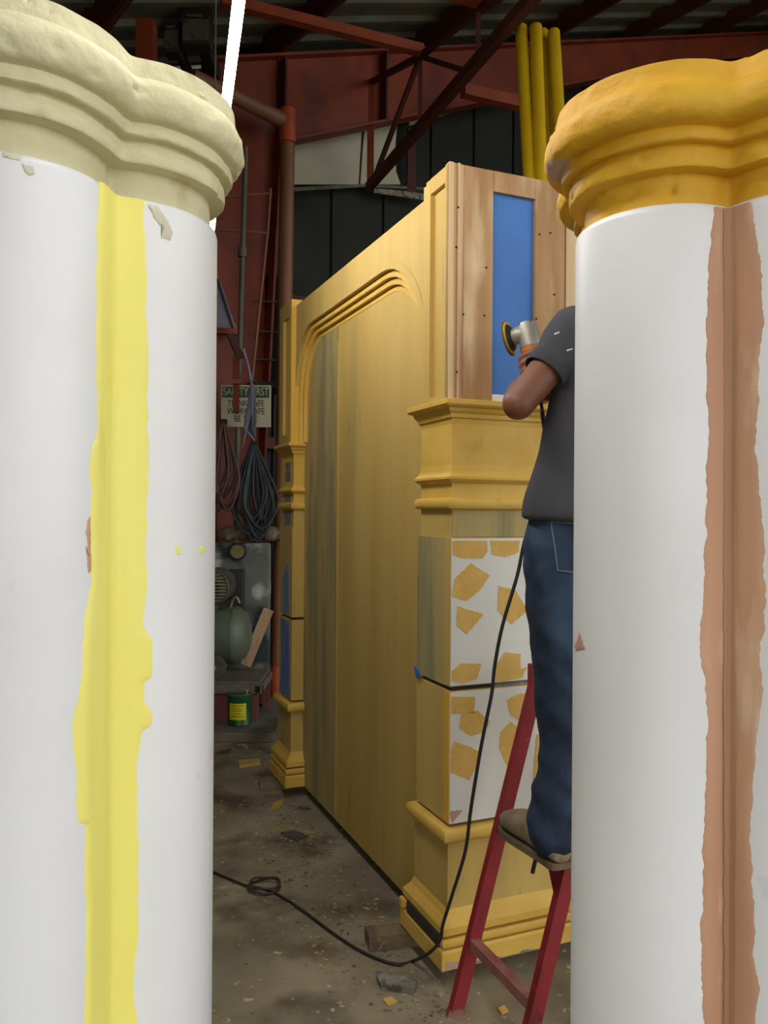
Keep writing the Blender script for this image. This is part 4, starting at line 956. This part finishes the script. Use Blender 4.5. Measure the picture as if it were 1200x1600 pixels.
# flatten sleeve end cap: sleeve cuff ring
for SHq, ELq, rr_ in ((SHL, ELL, .0600), (SHR, ELR, .069)):
    c = Lp(*SHq).lerp(Lp(*ELq), .52 if SHq is SHL else .66); ax = (Lp(*ELq) - Lp(*SHq)).normalized()
    n1_ = ax.cross(Vector((0, 0, 1))).normalized(); n2_ = ax.cross(n1_)
    rings = [[c + ax * h + (n1_ * math.cos(2 * math.pi * k / 24) + n2_ * math.sin(2 * math.pi * k / 24)) * (rr_ + q) for k in range(24)] for h, q in ((-.07, -.004), (-.02, .002), (.012, .003), (.016, .0), (.012, -.003), (-.03, -.004))]
    link('sleeve_cuff', loft(rings, cap=False), M['tshirt'], man, smooth=True)
for q in ([(842, 506), (846, 500), (851, 493), (853, 495), (848, 502)], [(866, 521), (874, 518), (874, 520), (867, 523)], [(885, 547), (894, 544), (895, 546), (886, 549)]):
    decal(shirt, mo_, q, M['white_board'], man, 'paint_fleck', lift=.001, amp=.4, rings=2)
# jeans
jn = bmesh.new()
ell(jn, [(a - mo_.x, b - mo_.y, c - mo_.z, d, e) for a, b, c, d, e in ((.568, 2.192, 1.36, .172, .118), (.565, 2.192, 1.44, .178, .124), (.563, 2.19, 1.50, .172, .118), (.565, 2.188, 1.545, .164, .112))])
limb(jn, [Lp(.485, 2.19, 1.42), Lp(.486, 2.195, 1.30), Lp(.488, 2.20, 1.16), Lp(.487, 2.205, 1.03), Lp(.493, 2.20, .90), Lp(.497, 2.195, .79), Lp(.480, 2.19, .70), Lp(.470, 2.178, .645)], [.108, .101, .090, .079, .072, .073, .083, .072])
limb(jn, [Lp(.65, 2.2, 1.42), Lp(.67, 2.215, 1.28), Lp(.688, 2.23, 1.15), Lp(.70, 2.24, 1.02), Lp(.708, 2.245, .88), Lp(.715, 2.255, .76), Lp(.715, 2.265, .66)], [.108, .10, .09, .079, .072, .071, .076])
def jean_fold(p):
    z = p.z + mo_.z
    k = 1.0 + 1.6 * max(0, 1 - abs(z - .74) / .14) + .7 * max(0, 1 - abs(z - 1.02) / .12)
    f = noise.noise(Vector((p.x * 6 + 4, p.y * 6, p.z * 15 + p.x * 14))) * .0085 * k
    f += noise.noise(Vector((p.x * 16, p.y * 16, p.z * 26 - p.x * 20))) * .003 * k
    return f
jeans = remeshed('jeans', jn, .0075, M['denim'], man, 3, jean_fold)
# back pocket (left, seen from behind) laid on the seat by ray casting
def drape(par, obj, pts, m, nm, lift=.0035, sub=6, thick=0):
    """sheet whose grid is projected on obj from behind (+Y direction)"""
    (x0, z0), (x1, z1), (x2, z2), (x3, z3) = pts; rows = []
    for i in range(sub + 1):
        row = []
        for j in range(sub + 1):
            s, t = j / sub, i / sub
            x = (x0 * (1 - s) + x1 * s) * (1 - t) + (x3 * (1 - s) + x2 * s) * t; z = (z0 * (1 - s) + z1 * s) * (1 - t) + (z3 * (1 - s) + z2 * s) * t
            ok, loc, n_, _ = obj.ray_cast(Vector((x - mo_.x, -1, z - mo_.z)), Vector((0, 1, 0)))
            row.append((loc + n_ * lift) if ok else Vector((x - mo_.x, -.1, z - mo_.z)))
        rows.append(row)
    return link(nm, loft(rows, cap=False, closed=False), m, par, smooth='all'), rows
pk, rows = drape(jeans, jeans, [(.437, 1.478), (.545, 1.470), (.540, 1.340), (.452, 1.352)], M['denim'], 'back_pocket')
edge = [r[0] for r in rows[::-1]] + rows[0][1:] 
link('pocket_stitch', tube(edge, .0016, 5), M['stitch'], jeans)
link('pocket_stitch', tube(rows[-1], .0016, 5), M['stitch'], jeans)
# waistband
# shoes: foot along the rung
def shoe(heel, toe, sole_z):
    heel = Vector(heel); toe = Vector(toe); ax = (toe - heel); L_ = ax.length; ax.normalize(); sd = Vector((ax.y, -ax.x, 0))
    root_b = bmesh.new(); rings = []
    prof_ = [(0, .018, .04), (.015, .030, .065), (.06, .036, .075), (.12, .036, .08), (.30, .038, .095), (.45, .042, .096), (.62, .047, .090), (.78, .049, .080), (.90, .044, .068), (.965, .032, .054), (1.0, .014, .036)]
    for t, w, h in prof_:
        ring = []
        for k in range(20):
            a = 2 * math.pi * k / 20; x = w * math.copysign(abs(math.cos(a)) ** .75, math.cos(a)); z = .016 + (h - .016) * (.5 + .5 * math.copysign(abs(math.sin(a)) ** .8, math.sin(a)))
            ring.append(heel + ax * (t * L_) + sd * x + Vector((0, 0, sole_z + z)) - mo_)
        rings.append(ring)
    up = link('shoe', loft(rings, root_b), M['shoe'], man, smooth='all')
    sr = []
    for t, w, h in prof_: sr.append((t, w + .002))
    outl = [heel + ax * (t * L_ + (.004 if t > .5 else -.004)) + sd * w for t, w in sr] + [heel + ax * (t * L_ + (.004 if t > .5 else -.004)) - sd * w for t, w in sr[::-1]]
    link('sole', loft([[p + Vector((0, 0, sole_z)) - mo_ for p in outl], [p + Vector((0, 0, sole_z + .016)) - mo_ for p in outl]]), M['sole'], up)
SZ = .5625
shoe((.478, 2.125, 0), (.372, 2.395, 0), SZ)
shoe((.722, 2.20, 0), (.625, 2.47, 0), SZ)

# ---------------------------------------------------------------- angle sander
gr = empty('angle_sander', GH); tag(gr, 'orange and silver angle sander with a yellow disc in the hands of the worker', 'power tool')
gm = Matrix((GX, GY, -GA)).transposed()
def G2(x, y, z): return gm @ Vector((x, y, z))
def tr_bm(bm): bmesh.ops.transform(bm, matrix=gm.to_4x4(), verts=bm.verts); return bm
b = lathe([(.024, .030), (.030, .012), (.031, -.02), (.033, -.03), (.033, -.046), (.029, -.05)], 20); bmesh.ops.scale(b, vec=(1.0, 1.0, 1), verts=b.verts); link('gear_head', tr_bm(b), M['tool_silver'], gr, smooth=True)
b = lathe([(.012, .052), (.024, .048), (.027, .030), (.026, .0), (.018, -.012)], 20, axis='x'); link('spindle_housing', tr_bm(b), M['tool_silver'], gr, smooth=True)
b = lathe([(.032, -.046), (.033, -.06), (.030, -.075), (.027, -.10), (.027, -.17), (.030, -.18), (.030, -.21), (.022, -.22)], 20); link('motor_body', tr_bm(b), M['tool_orange'], gr, smooth=True)
for i in range(3): b = bx(-.010 + .0, .010, -.0345, -.030, -.20 + i * .008, -.197 + i * .008); link('vent_slot', tr_bm(b), M['black_void'], gr)
b = lathe([(.016, .045), (.038, .052), (.043, .058), (.043, .062), (.01, .062)], 28, axis='x'); link('backing_pad', tr_bm(b), M['black_rubber'], gr, smooth=True)
b = lathe([(.040, .0575), (.0505, .057), (.0505, .062), (.040, .0625)], 32, axis='x', cap=False); link('disc', tr_bm(b), M['disc_yellow'], gr)
b = lathe([(.049, .0615), (.0535, .0615), (.0545, .064), (.0535, .066), (.01, .066)], 32, axis='x'); link('abrasive_face', tr_bm(b), M['disc_edge'], gr)
for a in (.8, 2.4, 3.9, 5.5):
    b = lathe([(.003, .047 if False else .0), (.003, .004)], 8); bmesh.ops.translate(b, verts=b.verts, vec=(.024 * math.cos(a), .024 * math.sin(a), .026)); link('screw', tr_bm(b), M['dark_iron'], gr)

# power cord from tool to floor
end = GH + GA * .22
cp_ = [end, end + GA * .05, at(846, 640, 2.33), at(850, 668, 2.33), at(858, 720, 2.345), at(846, 790, 2.34), at(822, 838, 2.335), at(808, 900, 2.33), at(785, 978, 2.33), at(773, 1040, 2.335), at(768, 1085, 2.34), at(752, 1165, 2.35), at(736, 1262, 2.37), at(727, 1330, 2.39), at(706, 1400, 2.43), at(692, 1445, 2.465), at(688, 1468, 2.50), at(672, 1488, 2.57)]
fp = [on_floor(x, y, .006) for x, y in ((645, 1502), (622, 1507), (595, 1500), (560, 1484), (520, 1458), (480, 1428), (445, 1404), (422, 1392), (404, 1387), (385, 1384), (360, 1374), (330, 1362), (290, 1350), (240, 1348))]
cord = empty('power_cord', fp[1]); tag(cord, 'black power cord hanging from the sander and snaking over the floor', 'cord')
link('cord_run', tube([W2L(cord, p) for p in catmull(cp_ + fp, 6)], .0052, 8), M['black_rubber'], cord, smooth='all')
lc = on_floor(412, 1384, .012); rx = (on_floor(437, 1382).x - on_floor(388, 1382).x) / 2
ring = [Vector((lc.x + rx * math.cos(a), lc.y + .062 * math.sin(a), .012 + .006 * math.sin(2 * a))) for a in [2 * math.pi * k / 28 for k in range(28)]]
link('cord_loop', tube([W2L(cord, p) for p in ring], .0052, 8, closed=True), M['cord_floor'], cord, smooth='all')
ring = [Vector((lc.x + .004 + rx * .93 * math.cos(a), lc.y + .004 + .056 * math.sin(a), .021 + .004 * math.sin(3 * a))) for a in [2 * math.pi * k / 28 for k in range(28)]]
link('cord_loop', tube([W2L(cord, p) for p in ring], .0048, 8, closed=True), M['cord_floor'], cord, smooth='all')

# ---------------------------------------------------------------- floor scraps
def scrap(name, lab, pxs, h, m, group=None, tilt=0):
    pts = [on_floor(x, y, .002) for x, y in pxs]; return floor_obj(name, lab, 'scrap', [(p.x, p.y, 0) for p in pts], .001, .001 + h, m, group or 'scraps on the floor')
scrap('wood_scrap', 'thin yellow wood scrap lying before the paint can', [(373, 1192), (405, 1189), (407, 1195), (374, 1200)], .018, M['yellow_scrap'])
scrap('wood_scrap', 'small pale yellow square scrap near the arched unit', [(434, 1252), (444, 1252), (436, 1265), (421, 1264)], .006, M['yellow_scrap'])
scrap('sheet_scrap', 'dark flat sheet scrap on the floor in front of the yellow panel', [(438, 1302), (460, 1298), (482, 1307), (464, 1315)], .006, M['dark_scrap'])
scrap('sheet_scrap', 'small dark tile scrap near the slab edge', [(340, 1176), (362, 1170), (360, 1178), (338, 1180)], .008, M['dark_scrap'])
scrap('wood_scrap', 'pale chip of wood on the floor near the slab', [(368, 1164), (384, 1163), (388, 1168), (376, 1170)], .006, M['peeled_wood'])
scrap('peeled_board', 'short peeling grey board on the floor beside the near pillar', [(588, 1532), (600, 1527), (650, 1540), (646, 1553), (596, 1547)], .02, M['peeled_wood'])
scrap('paint_blob', 'ochre paint blob on the floor at the bottom', [(598, 1562), (612, 1558), (620, 1566), (606, 1571)], .004, M['ochre_patch'])
scrap('paint_blob', 'yellowish paint blob on the floor beside the ladder', [(778, 1576), (788, 1572), (794, 1580), (784, 1585)], .004, M['ochre_patch'])
scrap('wood_scrap', 'thin dark sliver on the floor close to the far pillar', [(466, 1261), (486, 1264), (486, 1266), (468, 1264)], .006, M['dark_scrap'])
# chips and dust crumbs nobody could count
cb_ = bmesh.new()
for i in range(1900):
    if random.random() < .62:
        t = random.random() ** .8; u = random.uniform(-.2, 1.9); off = -abs(random.gauss(0, .22)) - .02
        p = UO + UY * u + UX * off
    else: p = Vector((random.uniform(-1.6, 1.2), random.uniform(1.7, 5.2), 0))
    s = random.uniform(.002, .009) * (1.5 if random.random() < .06 else 1); a = random.random() * 6.28; h = s * random.uniform(.15, .5)
    q = [Vector((p.x + s * math.cos(a + k * 1.57 + random.uniform(-.4, .4)), p.y + s * random.uniform(.5, 1) * math.sin(a + k * 1.57), 0)) for k in range(4)]
    loft([[(v.x, v.y, .0005) for v in q], [(v.x, v.y, h) for v in q]], cb_)
ch = link('paint_chips', cb_, M['chips']); tag(ch, 'scattered paint chips and sawdust crumbs on the floor', 'debris', kind='stuff')
